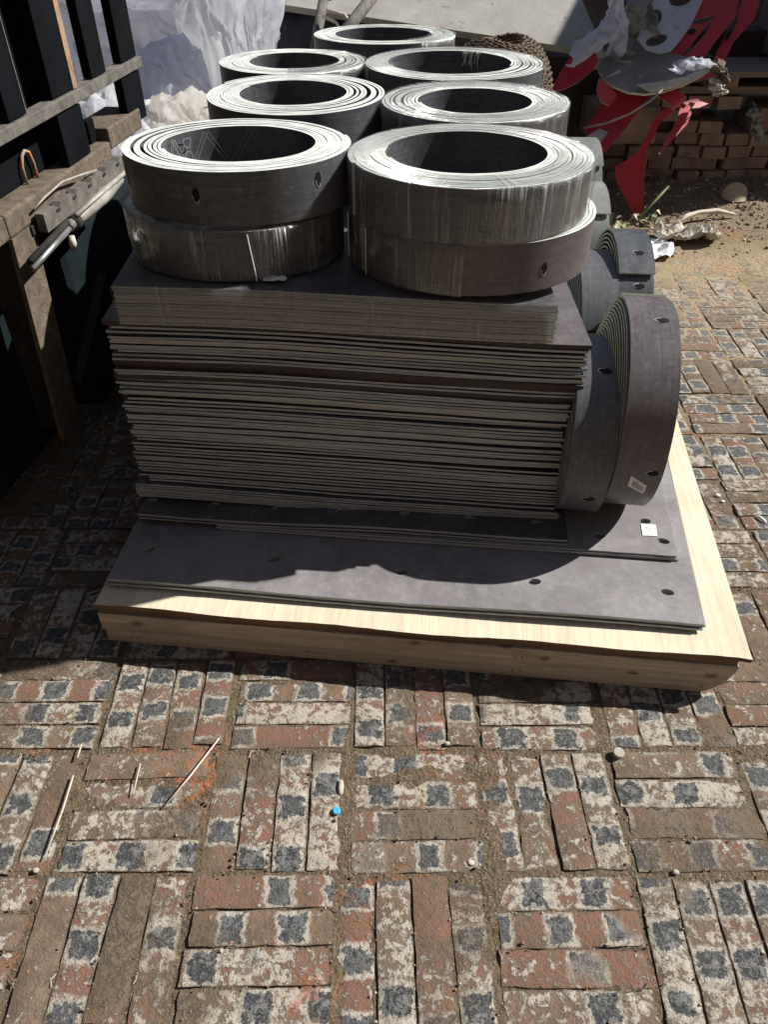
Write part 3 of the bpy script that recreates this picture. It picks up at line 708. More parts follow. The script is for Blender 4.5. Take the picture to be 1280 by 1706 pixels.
# ------------------------------------------------------------------ rolls of strip
def roll(name, label, cat, group, loc, rx, ry, ri, h, turns, a_end, off=(0, 0), tel=0.0, rot=(0, 0, 0), face=None, edge=None, th=.0056, film=None, slots=(), seed=1, loose=.0, notch=True):
    root = empty(name, label, cat, loc, rot, group)
    n = 88; N = int(turns*n); mb = MB()
    Rm = (rx+ry)/2
    def pt(i, side, zt):
        th_ = 2*math.pi*i/n; u = i/N; a = a_end-2*math.pi*turns+th_
        rn_ = ri/Rm + (1-th/2/Rm-ri/Rm)*u
        gapv = loose*math.sin(u*math.pi*7+seed)*max(0, math.cos(a-seed))*math.sin(math.pi*u)
        rr = Rm*rn_+side*th/2+gapv
        cx, cy = off[0]*(1-u), off[1]*(1-u)
        zj = .0016*nz(u*turns*.9, seed*3.1)+tel*(1-u)**.7 + .0007*nz(math.cos(a)*3, math.sin(a)*3, u*turns)
        k = 1-u*.0
        return (cx+rr*math.cos(a)*rx/Rm, cy+rr*math.sin(a)*ry/Rm, (h+zj) if zt else max(0, zj) if tel == 0 else zj)
    for i in range(N+1):
        mb.v += [pt(i, -1, 0), pt(i, 1, 0), pt(i, 1, 1), pt(i, -1, 1)]
    for i in range(N):
        a, b = i*4, (i+1)*4
        mb.f += [(a, a+1, b+1, b), (a+1, a+2, b+2, b+1), (a+2, a+3, b+3, b+2), (a+3, a, b, b+3)]; mb.m += [1, 0, 1, 0]
    mb.f += [(0, 3, 2, 1), (N*4, N*4+1, N*4+2, N*4+3)]; mb.m += [1, 1]
    o = mb.build('strip', [face or M['face'], edge or M['edge_coil']], root); autosmooth(o, 40)
    def surf(a, z, d, inner=False):
        r_ = Rm+d if not inner else ri-th/2-d-.001
        if inner: return (off[0]+r_*math.cos(a)*rx/Rm, off[1]+r_*math.sin(a)*ry/Rm, z)
        # outer surface: spiral radius falls away behind the free end
        back = ((a_end-a) % (2*math.pi))/(2*math.pi*turns); r_ -= (Rm-ri)*back
        return (off[0]*back+r_*math.cos(a)*rx/Rm, off[1]*back+r_*math.sin(a)*ry/Rm, z)
    for (a, z, sa, sz) in slots:
        s = MB(); 
        for (k, d) in ((1.0, .0006), (.0, .0006)): pass
        c = len(s.v); s.v.append(surf(a, z, .0012)); m = 12
        for j in range(m):
            q = 2*math.pi*j/m; s.v.append(surf(a+sa*math.cos(q)/Rm, z+sz*math.sin(q), .0012))
        for j in range(m):
            q = 2*math.pi*j/m; s.v.append(surf(a+sa*1.2*math.cos(q)/Rm, z+sz*1.10*math.sin(q), .0009))
        for j in range(m):
            s.f.append((0, 1+j, 1+(j+1) % m)); s.m.append(0)
            s.f.append((1+j, 1+m+j, 1+m+(j+1) % m, 1+(j+1) % m)); s.m.append(1 if (math.pi*.9 < 2*math.pi*j/m < math.pi*1.8) else 0)
        s.build('slot', [M['hole'], M['edge_coil']], root)
    if film:
        s = MB(); nf = 46; prof = [(-.07, h+.0022), (-.006, h+.0026), (.0022, h+.0008), (.003, h*.5), (.0022, .001)] if film != 'low' else [(.0022, h*.98), (.0035, h*.6), (.0045, h*.3), (.002, .001)]
        fa0, fa1 = 0, 2*math.pi
        if isinstance(film, tuple): fa0, fa1 = film
        nf = int(nf*(fa1-fa0)/(2*math.pi))
        def ff_(u, v):
            k = v*(len(prof)-1); i = min(int(k), len(prof)-2); t_ = k-i
            d = prof[i][0]*(1-t_)+prof[i+1][0]*t_; z = prof[i][1]*(1-t_)+prof[i+1][1]*t_
            a = fa0+(fa1-fa0)*u
            if u > .9999 and fa1-fa0 > 6.2: a = fa0
            fac = .0022*abs(nz(a*5, seed))+.0016*math.sin(a*11+z*60+seed)*(1 if isinstance(film, tuple) else .3) if d > -.002 else .004*nz(a*7, seed)
            r_ = Rm+d+fac
            return (r_*math.cos(a)*rx/Rm, r_*math.sin(a)*ry/Rm, z)
        s.grid(ff_, nf, (len(prof)-1)*2)
        fo = s.build('film', M['film_gloss' if isinstance(film, tuple) and Z1-.01 < loc[2] < Z1+.01 else 'film'], root, True); uvl = fo.data.uv_layers.new(name='UVMap'); nv = (len(prof)-1)*2
        for p in fo.data.polygons:
            for li in p.loop_indices:
                vi = fo.data.loops[li].vertex_index; aa, bb = divmod(vi, nv+1)
                uvl.data[li].uv = ((fa1-fa0)*aa/nf*Rm, bb/nv*(h+.03)+seed)
    root['_s'] = seed
    del root['_s']
    return root, surf
HC = .098
Z1 = STOP+.001; Z2 = Z1+HC+.005
GU, GL = 'upper rolls of strip lying flat', 'lower rolls of strip lying flat'
# upper rolls
FR, sFR = roll('strip_roll', 'large film wrapped roll of grey strip, upper one at the near right of the load', 'roll of strip', GU, (.168, 1.572, Z2), .238, .207, .146, HC, 13, R(196), (-.008, .012), face=M['face'], film=True, seed=1, loose=.003, slots=())
FL, sFL = roll('strip_roll', 'bare upper roll at the near left with dark slots and printed inner wall', 'roll of strip', GU, (-.292, 1.625, Z2+.004), .227, .182, .136, HC, 11.5, R(18), (.006, -.0), face=M['face'], seed=2.6, loose=.006, slots=((R(256), .055, .0055, .013), (R(318), .067, .0055, .013)))
MR, sMR = roll('strip_roll', 'film wrapped roll in the middle row on the right, its slot showing inside', 'roll of strip', GU, (.212, 1.995, Z2-.004), .221, .198, .125, HC, 12.5, R(8), (.002, -.004), film=True, seed=3.3, loose=.004, face=M['face'])
ML, sML = roll('strip_roll', 'roll in the middle row on the left, wraps gaping on its right side', 'roll of strip', GU, (-.212, 2.045, Z2), .216, .205, .125, HC, 12, R(150), (-.008, .006), seed=4.4+1.8, loose=.006, face=M['face'])
BR, sBR = roll('strip_roll', 'wide opened roll in the third row on the right, wicker basket just behind it', 'roll of strip', GU, (.195, 2.415, Z2-.006), .249, .215, .160, HC, 11, R(-20), (-.012, .008), film=(R(-20), R(200)), seed=5.1, loose=.006, face=M['face'])
BLr, sBL = roll('strip_roll', 'roll in the third row on the left beside the white plastic bags', 'roll of strip', GU, (-.255, 2.44, Z2-.006), .205, .17, .115, HC, 11.5, R(-30), (.004, 0), film=(R(-90), R(60)), seed=6.2, loose=.005, face=M['face'])
TT, sTT = roll('strip_roll', 'rearmost roll of the load, alone at the back beneath the leaning grey board', 'roll of strip', GU, (.0, 2.80, Z2), .222, .17, .135, HC, 12, R(-5), (0, 0), film=(R(-60), R(30)), seed=7.2, loose=.003, face=M['face'])
# lower rolls
roll('strip_roll', 'lower near right roll, brown strip half covered by film, one slot showing', 'roll of strip', GL, (.182, 1.588, Z1), .250, .217, .15, HC, 13, R(205), (-.01, 0), face=M['face_br'], film=(R(150), R(262)), seed=8.1, loose=.003, slots=((R(300), .042, .0055, .012),))
roll('strip_roll', 'lower roll at the near left tightly wrapped in streaky shiny film', 'roll of strip', GL, (-.306, 1.625, Z1), .226, .186, .14, HC, 11, R(285), (0, 0), face=M['face'], film=(R(100), R(330)), seed=9.4, slots=((R(325), .05, .0055, .012),))
for (nm, x, y, rx, ry, zs, lab) in (('m', .212, 2.0, .215, .195, 0, 'lower roll hidden under the right roll of the middle row'), ('m', -.212, 2.045, .215, .2, 0, 'lower roll under the left roll of the middle row'),
        ('m', .195, 2.42, .24, .21, 0, 'lower roll under the right roll of the third row'), ('m', -.235, 2.44, .205, .175, 0, 'lower roll under the left roll of the third row'), ('m', .0, 2.8, .22, .165, 0, 'lower roll under the rearmost roll of the load')):
    roll('strip_roll', lab, 'roll of strip', GL, (x, y, Z1), rx, ry, .13, HC-.004, 8, random.uniform(0, 6), seed=x*9+y, face=M['face_dk'])
# white lines painting the shine of folded film on the wrapped lower rolls and small torn scraps
def ribbon(name, pts, wdt, mat, parent=None, nrm=(0, -1, 0)):
    mb = MB(); pts = [Vector(p) for p in pts]; n = Vector(nrm)
    for k in range(len(pts)-1):
        d = (pts[k+1]-pts[k]).normalized().cross(n).normalized()*wdt/2
        q = [pts[k]-d, pts[k+1]-d, pts[k+1]+d, pts[k]+d]; mb.quad(*q); mb.quad(*[v+n*-.0012 for v in reversed(q)])
    return mb.build(name, mat, parent)
def scrap(name, cx, cy, cz, sx, sy, h, mat, label, cat, seed=0, kind=None, n=16, flat=False, group=None, cut=.35):
    mb = MB()
    def f(a, b):
        x, y = (a-.5)*2, (b-.5)*2; rr = 1+.35*nz(math.atan2(y, x)*1.3, seed)
        X, Y = x*sx*rr*(1-.18*y*y), y*sy*rr*(1-.18*x*x); z = h*(abs(nz(x*1.6, y*1.6, seed))*1.6+abs(nz(x*4.1, y*4.1, seed+3))*.7)
        return (cx+X, cy+Y, cz+z*(1 if not flat else .4)+.002)
    mb.grid(f, n, n); o = mb.build(name, mat)
    md = o.modifiers.new('t', 'SOLIDIFY'); md.thickness = .0012
    return tag(o, label, cat, group)
lowFL = [o for o in COL.objects if o.name.startswith('strip_roll') and 'streaky' in o['label']][0]
# white tube painting the glint along a fold in the lower film wraps
def fold(root, rx, ry, a, z0, z1, lean=.0, wdt=.0035):
    c = [Vector((rx*1.012*math.cos(a+lean*t), ry*1.012*math.sin(a+lean*t), z0+(z1-z0)*t)) for t in (0, .25, .5, .75, 1)]
    mb = MB(); mb.tube(c, wdt/2, 5); return mb.build('fold_glint', M['spark'], root)
fold(lowFL, .230, .190, R(284), .002, .094, -.04, .0028)
lowFR = [o for o in COL.objects if o.name.startswith('strip_roll') and 'half covered' in o['label']][0]
fold(lowFR, .254, .218, R(212), .002, .094, .0, .0022); fold(lowFR, .254, .218, R(188), .002, .094, .0, .003)
# print on the inner wall of the near left roll
def wall_lines(root, surf, segs, wdt, mat, name):
    mb = MB()
    for (a0, z0, a1, z1) in segs:
        K = 6; 
        dl = math.hypot((a1-a0)*.14, z1-z0); na, nzv = -(z1-z0)/dl*wdt/2/.14, (a1-a0)*.14/dl*wdt/2
        for k in range(K):
            t0, t1 = k/K, (k+1)/K
            q = []
            for t_, s_ in ((t0, -1), (t1, -1), (t1, 1), (t0, 1)):
                q.append(surf(a0+(a1-a0)*t_+na*s_, z0+(z1-z0)*t_+nzv*s_, .0012, True))
            mb.quad(*q)
    return mb.build(name, mat, root)
seg = []
for k in range(4):
    a0 = R(218-38*k)
    for d in (0, R(4)):
        seg += [(a0+d, .02, a0-R(19)+d, .094), (a0-R(19)+d, .094, a0-R(38)+d, .02)]
wall_lines(FL, sFL, seg, .0012, M['printw'], 'printed_line')
tx = bpy.data.curves.new('t', 'FONT'); tx.body = 'DOOR'; tx.size = .034; tx.resolution_u = 2
to = bpy.data.objects.new('t', tx); COL.objects.link(to); bpy.context.view_layer.update()
tm = bpy.data.meshes.new_from_object(to); bpy.data.objects.remove(to)
for v in tm.vertices:
    x, y = v.co.x, v.co.y; v.co = sFL(R(150)-(y)/.14, .092-x, .0016, True)
tm.materials.append(M['violet']); link('printed_word', tm, FL)
# paper labels
def label_plate(parent_roll, surf, a, z, wa, wz, skew=0):
    mb = MB()
    mb.grid(lambda u, v: surf(a+(u-.5)*wa/.24+skew*(v-.5), z+(v-.5)*wz, .0014), 4, 1); o = mb.build('paper_label', M['label'], parent_roll)
    ink = MB(); rr = random.Random(5)
    for r_ in range(5):
        v = .22+.14*r_; u = .2+rr.uniform(0, .15)
        while u < .78:
            w_ = rr.uniform(.03, .08)
            ink.quad(*[surf(a+(uu-.5)*wa/.24+skew*(vv_-.5), z+(vv_-.5)*wz, .0019) for uu, vv_ in ((u, v), (u+w_, v), (u+w_, v+.07), (u, v+.07))]); u += w_+.03
    ink.build('small_print', M['ink'], o)
label_plate(FL, sFL, R(199), .058, .03, .045)
# rolls standing on edge at the right
GS = 'rolls standing on edge along the right side'
def stand(label, x0, w_, yc, Rr, z0, psi, ri, turns, a_end, tel, seed, face, edge, lean=0.0, film=None, slots=(), loose=.0):
    # local z of the roll -> +x of the world
    rot = (Matrix.Rotation(-psi, 4, 'Z') @ Matrix.Rotation(R(90)+lean, 4, 'Y')).to_euler()
    return roll('standing_roll', label, 'roll of strip', GS, (x0, yc, z0+Rr), Rr, Rr, ri, w_, turns, a_end, tel=-tel, rot=rot, face=face, edge=edge, seed=seed, film=film, slots=slots, loose=loose)
# with that rotation local x -> -z, local y -> +y : angle 180 = top, 270 = towards the camera
def sl(*angs, z=.055): return [(R(a), z, .013*.5, .013) for a in angs]
zbB = zB+.001
U1, sU1 = stand('tall brown roll standing on edge at the right with a white paper label low down', .528, .100, 1.532, .244, zbB, R(7), .105, 19, R(150), .055, 2.2, M['face_br'], M['edge_green'],
    slots=[(R(192), .06, .0065, .014), (R(276), .072, .0065, .012)])
label_plate(U1, sU1, R(286), .05, .034, .04, .12)
U2, sU2 = stand('shaded dark roll standing on edge between the tall pile and the labelled roll', .424, .09, 1.50, .208, zbB, R(8), .10, 15, R(100), .012, 3.1, M['face'], M['edge'],
    slots=[(R(204), .052, .0065, .014), (R(291), .055, .0065, .014)])
U3, sU3 = stand('blue-grey roll standing on edge third from the front, bright sky sheen on its top', .597, .088, 1.975, .243, PTOP+.02, R(4), .11, 12, R(215), .01, 4.1, M['face'], M['edge_green'],
    slots=[(R(200), .05, .0065, .014), (R(222), .05, .0065, .014)])
U4, sU4 = stand('dull grey roll on edge tucked in shade behind the dark roll, against the tall pile', .50, .09, 1.93, .225, PTOP+.02, R(3), .11, 10, R(240), .01, 5.1, M['face'], M['edge'])
U5, sU5 = stand('narrow glimpse of a grey roll on edge fourth back, beside the near right rolls', .598, .085, 2.45, .228, PTOP+.02, R(2), .11, 10, R(215), .01, 6.1, M['face_green'], M['edge_coil'])
U6, sU6 = stand('farthest roll standing on edge, film covered top just below the red cut sheet', .655, .085, 2.84, .24, PTOP+.02, R(2), .11, 10, R(215), .01, 7.1, M['face_green'], M['edge_coil'])
# the ledge under rolls 3-6: sheets on the pallet deck
o = MB(); o.box(.44, .80, 1.78, 3.12, PTOP+.001, PTOP+.019); o = o.build('support_board', M['oldwood']); tag(o, 'grey board lying on the pallet deck beneath the rear standing rolls', 'board')
# white paper label on the ledge sheet, folded film scraps
lb = [o for o in COL.objects if o.name.startswith('ledge_sheet') and 'paper label' in o['label']][0]
mb = MB(); p = [atZ(px, py, zB+.0012) for px, py in ((1068, 872), (1093, 874), (1096, 893), (1071, 892))]
mb.quad(p[3], p[2], p[1], p[0]); inv = (Matrix.Translation(Vector(lb.location)) @ Matrix.Rotation(lb.rotation_euler.z, 4, 'Z')).inverted()
mb.v = [tuple(inv @ Vector(v)) for v in mb.v]; pl_ = mb.build('paper_label', M['spark'], lb)
mb = MB()
for (u0, v0, u1, v1) in ((.2, .3, .45, .36), (.3, .45, .42, .5), (.5, .3, .56, .6), (.3, .6, .5, .64), (.62, .4, .75, .44)):
    q = []
    for (u, v) in ((u0, v1), (u1, v1), (u1, v0), (u0, v0)): q.append(inv @ (p[0].lerp(p[1], u).lerp(p[3].lerp(p[2], u), v)+Vector((0, 0, .0006))))
    mb.quad(*q)
mb.build('small_print', M['palecut'], pl_)
scrap('film_scrap', -.215, 1.448, STOP+.0, .022, .012, .006, M['spark'], 'small shiny scrap of film at the foot of the lower left roll', 'film scrap', 3, n=8)
scrap('film_scrap', -.03, 1.50, STOP+.0, .03, .014, .006, M['film_soft'], 'loose clear film scrap between the two near lower rolls', 'film scrap', 5, n=8)
# free inner end with slot in third-row roll and torn film tuft
mb = MB()
for k in range(14):
    a = R(random.uniform(55, 75)); mb.tube([sBR(a, HC+.002, .0, True), Vector(sBR(a+random.uniform(-.06, .06), HC-random.uniform(.01, .045), .004, True))], .0011, 4)
mb.build('torn_film_tuft', M['spark'], BR)

# ------------------------------------------------------------------ truck at the left
TA = R(8.5); TE = Vector((math.sin(TA), math.cos(TA), 0)); TN = Vector((math.cos(TA), -math.sin(TA), 0))
truck = empty('flatbed_truck', 'dusty black flatbed truck with stake rails and brown sill beam at the left edge', 'truck', (-.83, 1.82, 0), (0, 0, 0))
TM = Matrix(((TN.x, TE.x, 0, 0), (TN.y, TE.y, 0, 0), (0, 0, 1, 0), (0, 0, 0, 1)))   # local (t outward, s along, z)
def tbox(name, t0, t1, s0, s1, z0, z1, mat, bev=.003):
    mb = MB(); mb.box(t0, t1, s0, s1, z0, z1, 0, TM); o = mb.build(name, mat, truck)
    if bev: b = o.modifiers.new('b', 'BEVEL'); b.width = bev; b.segments = 2
    return o
tbox('sill_beam', -.10, 0, -.10, .47, .722, .776, M['dustpaint'], .006)
tbox('sill_lip', -.012, .006, -.02, .45, .70, .7215, M['darksteel'], .002)
tbox('end_block', -.11, .0, .472, .70, .752, .808, M['dustpaint'], .006)
tbox('block_cap', -.055, -.035, .43, .47, .777, .835, M['blackpaint'], .002)
# corner post, leaning a touch
mb = MB(); 
for (t0, t1) in ((-.012, 0),):
    mb.box(t0, t1, -.098, 0, .2, .7205, 0, TM)
for i in range(len(mb.v)):
    x, y, z = mb.v[i]; k = (.72-z)/.5*-.05; mb.v[i] = (x+TE.x*k, y+TE.y*k, z)
o = mb.build('corner_post', M['dustpaint'], truck)
tbox('post_flange', -.09, -.013, -.098, -.088, .2, .72, M['darksteel'])
# notched rail
prof = [(0, .701), (.455, .701), (.455, .744)]
x = .44
while x > .02:
    prof += [(x, .744), (x-.012, .735), (x-.028, .736), (x-.034, .745)]; x -= .088
prof += [(0, .744)]
mb = plate(prof, [], .022, 0); mb.v = [tuple(TM @ Vector((.032+z, x, y))) for x, y, z in mb.v]; mb.build('notched_rail', [M['greysteel'], M['greysteel']], truck)
mb = MB()
for k in range(5):
    s = .44-.088*k-.02; mb.box(-.002, .034, s-.009, s+.009, .728, .7345, 0, TM)
mb.build('notch_bolt', M['darksteel'], truck)
def ttube(name, pts, r, mat, n=10):
    mb = MB(); mb.tube([TM @ Vector(p) for p in pts], r, n); o = mb.build(name, mat, truck, True); return o
ttube('hose', [(.03, .10, .68), (.034, .2, .684), (.034, .3, .687), (.03, .42, .692)], [.014, .017, .019, .012], M['whitepipe'])
ttube('conduit', [(.045, .12, .70), (.045, .43, .708)], .006, M['whitepipe'])
ttube('hose_clamp', [(.03, .115, .68), (.031, .135, .681)], .021, M['darksteel'], 12)
ttube('rod', [(.03, -.1, .655), (.03, .1, .675)], .0075, M['chrome'])
ttube('rod_sleeve', [(.028, -.1, .672), (.028, .1, .69)], .008, M['darksteel'])
ttube('cable', [(.012, .0, .755), (.02, .05, .768), (.018, .14, .772), (.02, .22, .762), (.03, .3, .752)], .003, M['whitepipe'], 6)
ttube('rag_end', [(.035, .09, .66), (.036, .085, .64), (.03, .09, .625)], [.007, .010, .006], M['paper'], 6)
ttube('hook', [(-.05, .10, .776), (-.05, .10, .815), (-.05, .112, .838), (-.05, .128, .845), (-.05, .144, .838), (-.05, .152, .81), (-.05, .152, .776)], .004, M['rust'], 8)
# stakes and stake rail
for (s0, s1, z0, z1, t0, t1) in ((.030, .103, .9325, 1.75, -.03, -.004), (.235, .341, .9325, 1.75, -.03, -.004), (.455, .543, .9325, 1.75, -.03, -.004), (.645, .753, .9325, 1.75, -.03, -.004), (.625, .752, .772, .8965, -.0305, -.004), (.235, .36, .778, .8965, -.03, -.004)):
    tbox('stake', t0, t1, s0, s1, z0, z1, M['blackpaint'], .002)
tbox('rusty_edge', -.028, -.002, .3425, .366, .9325, 1.75, M['rust'], .001)
tbox('lit_stake_edge', -.03, -.002, .1035, .1065, .9325, 1.75, M['greysteel'], 0)  # pale strip paints the sunlit edge of the first stake
tbox('stake_rail', -.034, .004, -.6, .765, .903, .930, M['greysteel'], .002)
tbox('sill_front', -.10, 0, -1.3, -.102, .722, .776, M['dustpaint'], .005)
tbox('bed_floor', -1.75, -.102, -1.3, .70, .70, .75, M['darksteel'])
tbox('chassis_beam', -.62, -.52, -1.3, 1.2, .50, .64, M['underbody'])
tbox('cross_member', -1.5, -.03, .30, .36, .62, .698, M['underbody'])
tbox('cross_member', -1.5, -.03, -.55, -.49, .62, .698, M['underbody'])
tbox('tank', -.40, -.08, .2, .95, .06, .60, M['underbody'], .03)
tbox('dark_panel', -.16, -.13, -1.3, .12, .10, .698, M['underbody'], .005)  # dark panel added to black out the shaded underside
mb = MB(); mb.tube([TM @ Vector((0.0, -.02, .30)), TM @ Vector((-.02, .28, .47))], .016, 4); mb.build('diagonal_brace', M['darksteel'], truck)
wh = MB(); c = TM @ Vector((-.75, -.1, .33)); prof_ = [(.14, -.09), (.19, -.1), (.3, -.1), (.33, -.07), (.33, .07), (.3, .1), (.19, .1), (.14, .09)]
n = 28
for k in range(n+1):
    a = 2*math.pi*k/n
    for (r_, d) in prof_: wh.v.append(tuple(c+TN*d+TE*(r_*math.cos(a))+Vector((0, 0, r_*math.sin(a)))))
for k in range(n):
    for j in range(7): wh.f.append((k*8+j, (k+1)*8+j, (k+1)*8+j+1, k*8+j+1)); wh.m.append(0)
wo = wh.build('wheel', M['rubber'], truck, True)
mb = MB(); mb.tube([c-TN*.08, c+TN*.06], .15, 20); mb.build('rim', M['darksteel'], wo)
truck.location = (-.83, 1.82, 0)
# black block filling the dark behind the stakes, made tall to block sky
mb = MB()
def tl(u, v):
    a = u*2*math.pi; 
    return None
ld = MB(); ld.box(-1.6, -.06, -1.25, .34, .752, 2.5, 0, TM); ld.v = [(x-.83, y+1.82, z) for x, y, z in ld.v]
lo = ld.build('dark_load_block', M['blackpaint']); b = lo.modifiers.new('b', 'BEVEL'); b.width = .03; b.segments = 3
tag(lo, 'black block added behind the stakes on the truck bed, tall to block sky', 'load')

# ------------------------------------------------------------------ plastic bags at the back left
def bag(cx, cy, cz, sx, sy, sz, mat, label, seed, group='plastic bags heaped behind the truck'):
    bm = bmesh.new(); bmesh.ops.create_icosphere(bm, subdivisions=6, radius=1)
    for v in bm.verts:
        p = v.co.copy(); q = p*1.7+Vector((seed*5, seed, 0))
        c1 = noise.voronoi(q*1.1)[0]; c2 = noise.voronoi(q*2.6+Vector((3, 1, 2)))[0]
        c3 = noise.voronoi(q*6.0+Vector((3, 1, 2)))[0]
        wq = q+.35*Vector((noise.noise(q*1.3), noise.noise(q*1.3+Vector((4, 0, 0))), noise.noise(q*1.3+Vector((0, 4, 0)))))
        def rg(s_, o_): return 1-min(1, 2.2*abs(noise.noise(Vector((wq.x*s_+o_, wq.y*s_, wq.z*s_*.55)))))
        d = .22*rg(.8, 1)+.13*rg(1.7, 5)+.06*rg(3.6, 9)+.022*rg(8, 3)+.2*noise.noise(q*.7)
        r_ = .72+d
        p = p*r_; p.z = max(p.z, -.8)
        v.co = Vector((cx+p.x*sx, cy+p.y*sy, cz+p.z*sz))
    me = bpy.data.meshes.new('plastic_bag'); bm.to_mesh(me); bm.free(); me.materials.append(mat)
    me.polygons.foreach_set('use_smooth', [True]*len(me.polygons)); me.set_sharp_from_angle(angle=R(55))
    o = link('plastic_bag', me); return tag(o, label, 'plastic bag', group)
bag(-1.12, 3.75, .62, .42, .40, .52, M['bagl'], 'big lavender-white crumpled plastic bag seen between the truck stakes', 1)
bag(-.62, 3.65, .92, .20, .3, .42, M['bagw'], 'upright pinkish white plastic bag beside the grey board, tallest at right of the heap', 2)
bag(-.80, 3.42, .66, .19, .14, .17, M['bagb'], 'blue tinted translucent bag in the middle of the heap', 3)
bag(-.76, 3.12, .47, .22, .26, .22, M['bagk'], 'beige wrinkled sack just behind the middle left roll', 4)
bag(-.99, 3.05, .47, .22, .22, .26, M['bagw'], 'white crumpled bag low behind the brown end block of the truck', 5)
bag(-.56, 3.22, .56, .10, .12, .16, M['bagw'], 'small bright white bag touching the third-row left roll', 6)
bag(-1.0, 3.6, 1.08, .38, .25, .20, M['bagl'], 'shiny lilac film sheet draped over the top of the bag heap', 7)
# what the heap of bags lies on
def heap(name, cx, cy, sx, sy, h, mat, label, cat, seed, z0=-.02, n=40, amp=.35):
    mb = MB()
    def f(a, b):
        x, y = (a-.5)*2, (b-.5)*2; r_ = min(1, math.hypot(x, y)); k = (1-r_**2.4)
        k = max(0, k); return (cx+x*sx, cy+y*sy, z0+h*k*(1+amp*nz(x*2, y*2, seed)+.25*amp*nz(x*6, y*6, seed)))
    mb.grid(f, n, n); o = mb.build(name, mat, None, True); return tag(o, label, cat)
heap('tarpaulin_heap', -.85, 3.55, .75, .75, .42, M['tarp'], 'dark tarpaulin heap under the plastic bags', 'tarpaulin', 1)
heap('junk_cover', .1, 4.35, .95, .85, .66, M['tarp'], 'crumpled dark cover under the leaning grey board', 'tarpaulin', 2)
heap('dark_sack', .62, 3.55, .34, .3, .5, M['tarp'], 'dark lumpy sack holding up the wicker basket', 'sack', 3)
heap('tarpaulin_heap', -.35, 4.5, .5, .6, .95, M['tarp'], 'tall black tarpaulin heap filling the shadowed clutter between the bags and the grey board', 'tarpaulin', 5)  # dark heap put in for the black shade among the clutter

# ------------------------------------------------------------------ leaning board, poles, basket
P1, P2 = atY(462, 7, 4.2), atY(1008, 88, 3.92)
e = (P2-P1).normalized(); back = Vector((-.16, .9, .40)).normalized(); nn = e.cross(back).normalized()
if nn.z < 0: nn = -nn
Lb = (P2-P1).length
mb = MB(); q = [P1, P2, P2+back*1.1, P1+back*1.1]; mb.quad(*q, 0); mb.quad(*[v-nn*.03 for v in reversed(q)], 0)
for i in range(4): a_, b_ = q[i], q[(i+1) % 4]; mb.quad(b_, a_, a_-nn*.03, b_-nn*.03, 1)
o = mb.build('leaning_board', [M['slab'], M['slabedge']]); tag(o, 'long grey board leaning back above the rolls, half in sun and half in shade', 'board')
mb = MB(); mb.tube([atY(522, 100, 3.45), atY(530, 50, 3.6), atY(545, -30, 3.85)], [.02, .021, .022], 8); o = mb.build('pole', M['greysteel'], None, True); tag(o, 'upright grey pole leaning behind the rearmost roll, left of the pair', 'pole')
mb = MB(); mb.tube([atY(566, 62, 3.45), atY(590, 35, 3.55), atY(640, -30, 3.8)], [.022, .023, .024], 8); o = mb.build('pole', M['greysteel'], None, True); tag(o, 'slanting brown grey pole behind the rearmost roll, right of the pair', 'pole')
for k, (a_, b_, c_) in enumerate((((538, 28), (560, 38), (578, 66)), ((545, 18), (575, 26), (596, 60)))):
    mb = MB(); mb.tube([atY(*a_, 3.6), atY(*b_, 3.55), atY(*c_, 3.5)], .006, 6); o = mb.build('bent_cane', M['straw'], None, True)
    tag(o, ('lower' if k == 0 else 'upper')+' thin bent cane between the two poles', 'cane', 'bent canes between the poles')
bas = empty('wicker_basket', 'upturned round wicker basket with loose brown weave behind the third-row right roll', 'basket', tuple(atY(833, 112, 3.42)-Vector((0, 0, .19))))
def dome(a, t):      # t 0 rim .. 1 top
    r_ = .222*math.cos(t*1.42)**.62*(1+.02*math.sin(a*2+1)); z = .285*math.sin(t*1.5)**1.05+.01*math.sin(a*2); return Vector((r_*math.cos(a), r_*math.sin(a)*.85, z))
for k in range(34):
    t = .02+.93*k/33; mb = MB(); pts = []; nn_ = 84; ph = (k % 2)*math.pi
    for i in range(nn_+1):
        a = 2*math.pi*i/nn_; p = dome(a, t); p += Vector((math.cos(a), math.sin(a), .3))*(.006*math.sin(a*14+ph)); p.z += .004*nz(a*3, k); pts.append(p)
    mb.tube(pts, .0034 if k % 3 else .0045, 5, 0, False); mb.build('weaver', M['wicker'], bas, True)
for k in range(28):
    a = 2*math.pi*k/28; mb = MB(); mb.tube([dome(a, t/8) for t in range(0, 9)], .004, 5); mb.build('rib', M['wicker'], bas, True)

# ------------------------------------------------------------------ red cut sheets, plates and cloth at the back right
def cut(name, pxs, p0, n_, mat, label, cat, holes=(), parent=None, th=.006, bend=0, mats=None, group=None):
    n_ = Vector(n_).normalized(); X = Vector((1, 0, 0)); X = (X-n_*X.dot(n_)).normalized(); Y = n_.cross(X); p0 = Vector(p0)
    def loc(px, py): q = onplane(px, py, p0, n_)-p0; return (q.dot(X), q.dot(Y))
    outer = [loc(*p) for p in pxs]
    hs = [[loc(*p) for p in h] for h in holes]
    mb = plate(outer, hs, th, .05, lambda x, y: bend*math.sin(x*9+y*6)+bend*.5*nz(x*8, y*8))
    mb.v = [tuple(p0+X*x+Y*y+n_*z) for x, y, z in mb.v]
    o = mb.build(name, mats or [mat, M['redback']], parent); autosmooth(o, 40)
    if label: tag(o, label, cat, group)
    return o
NF = (0, -.75, .66)
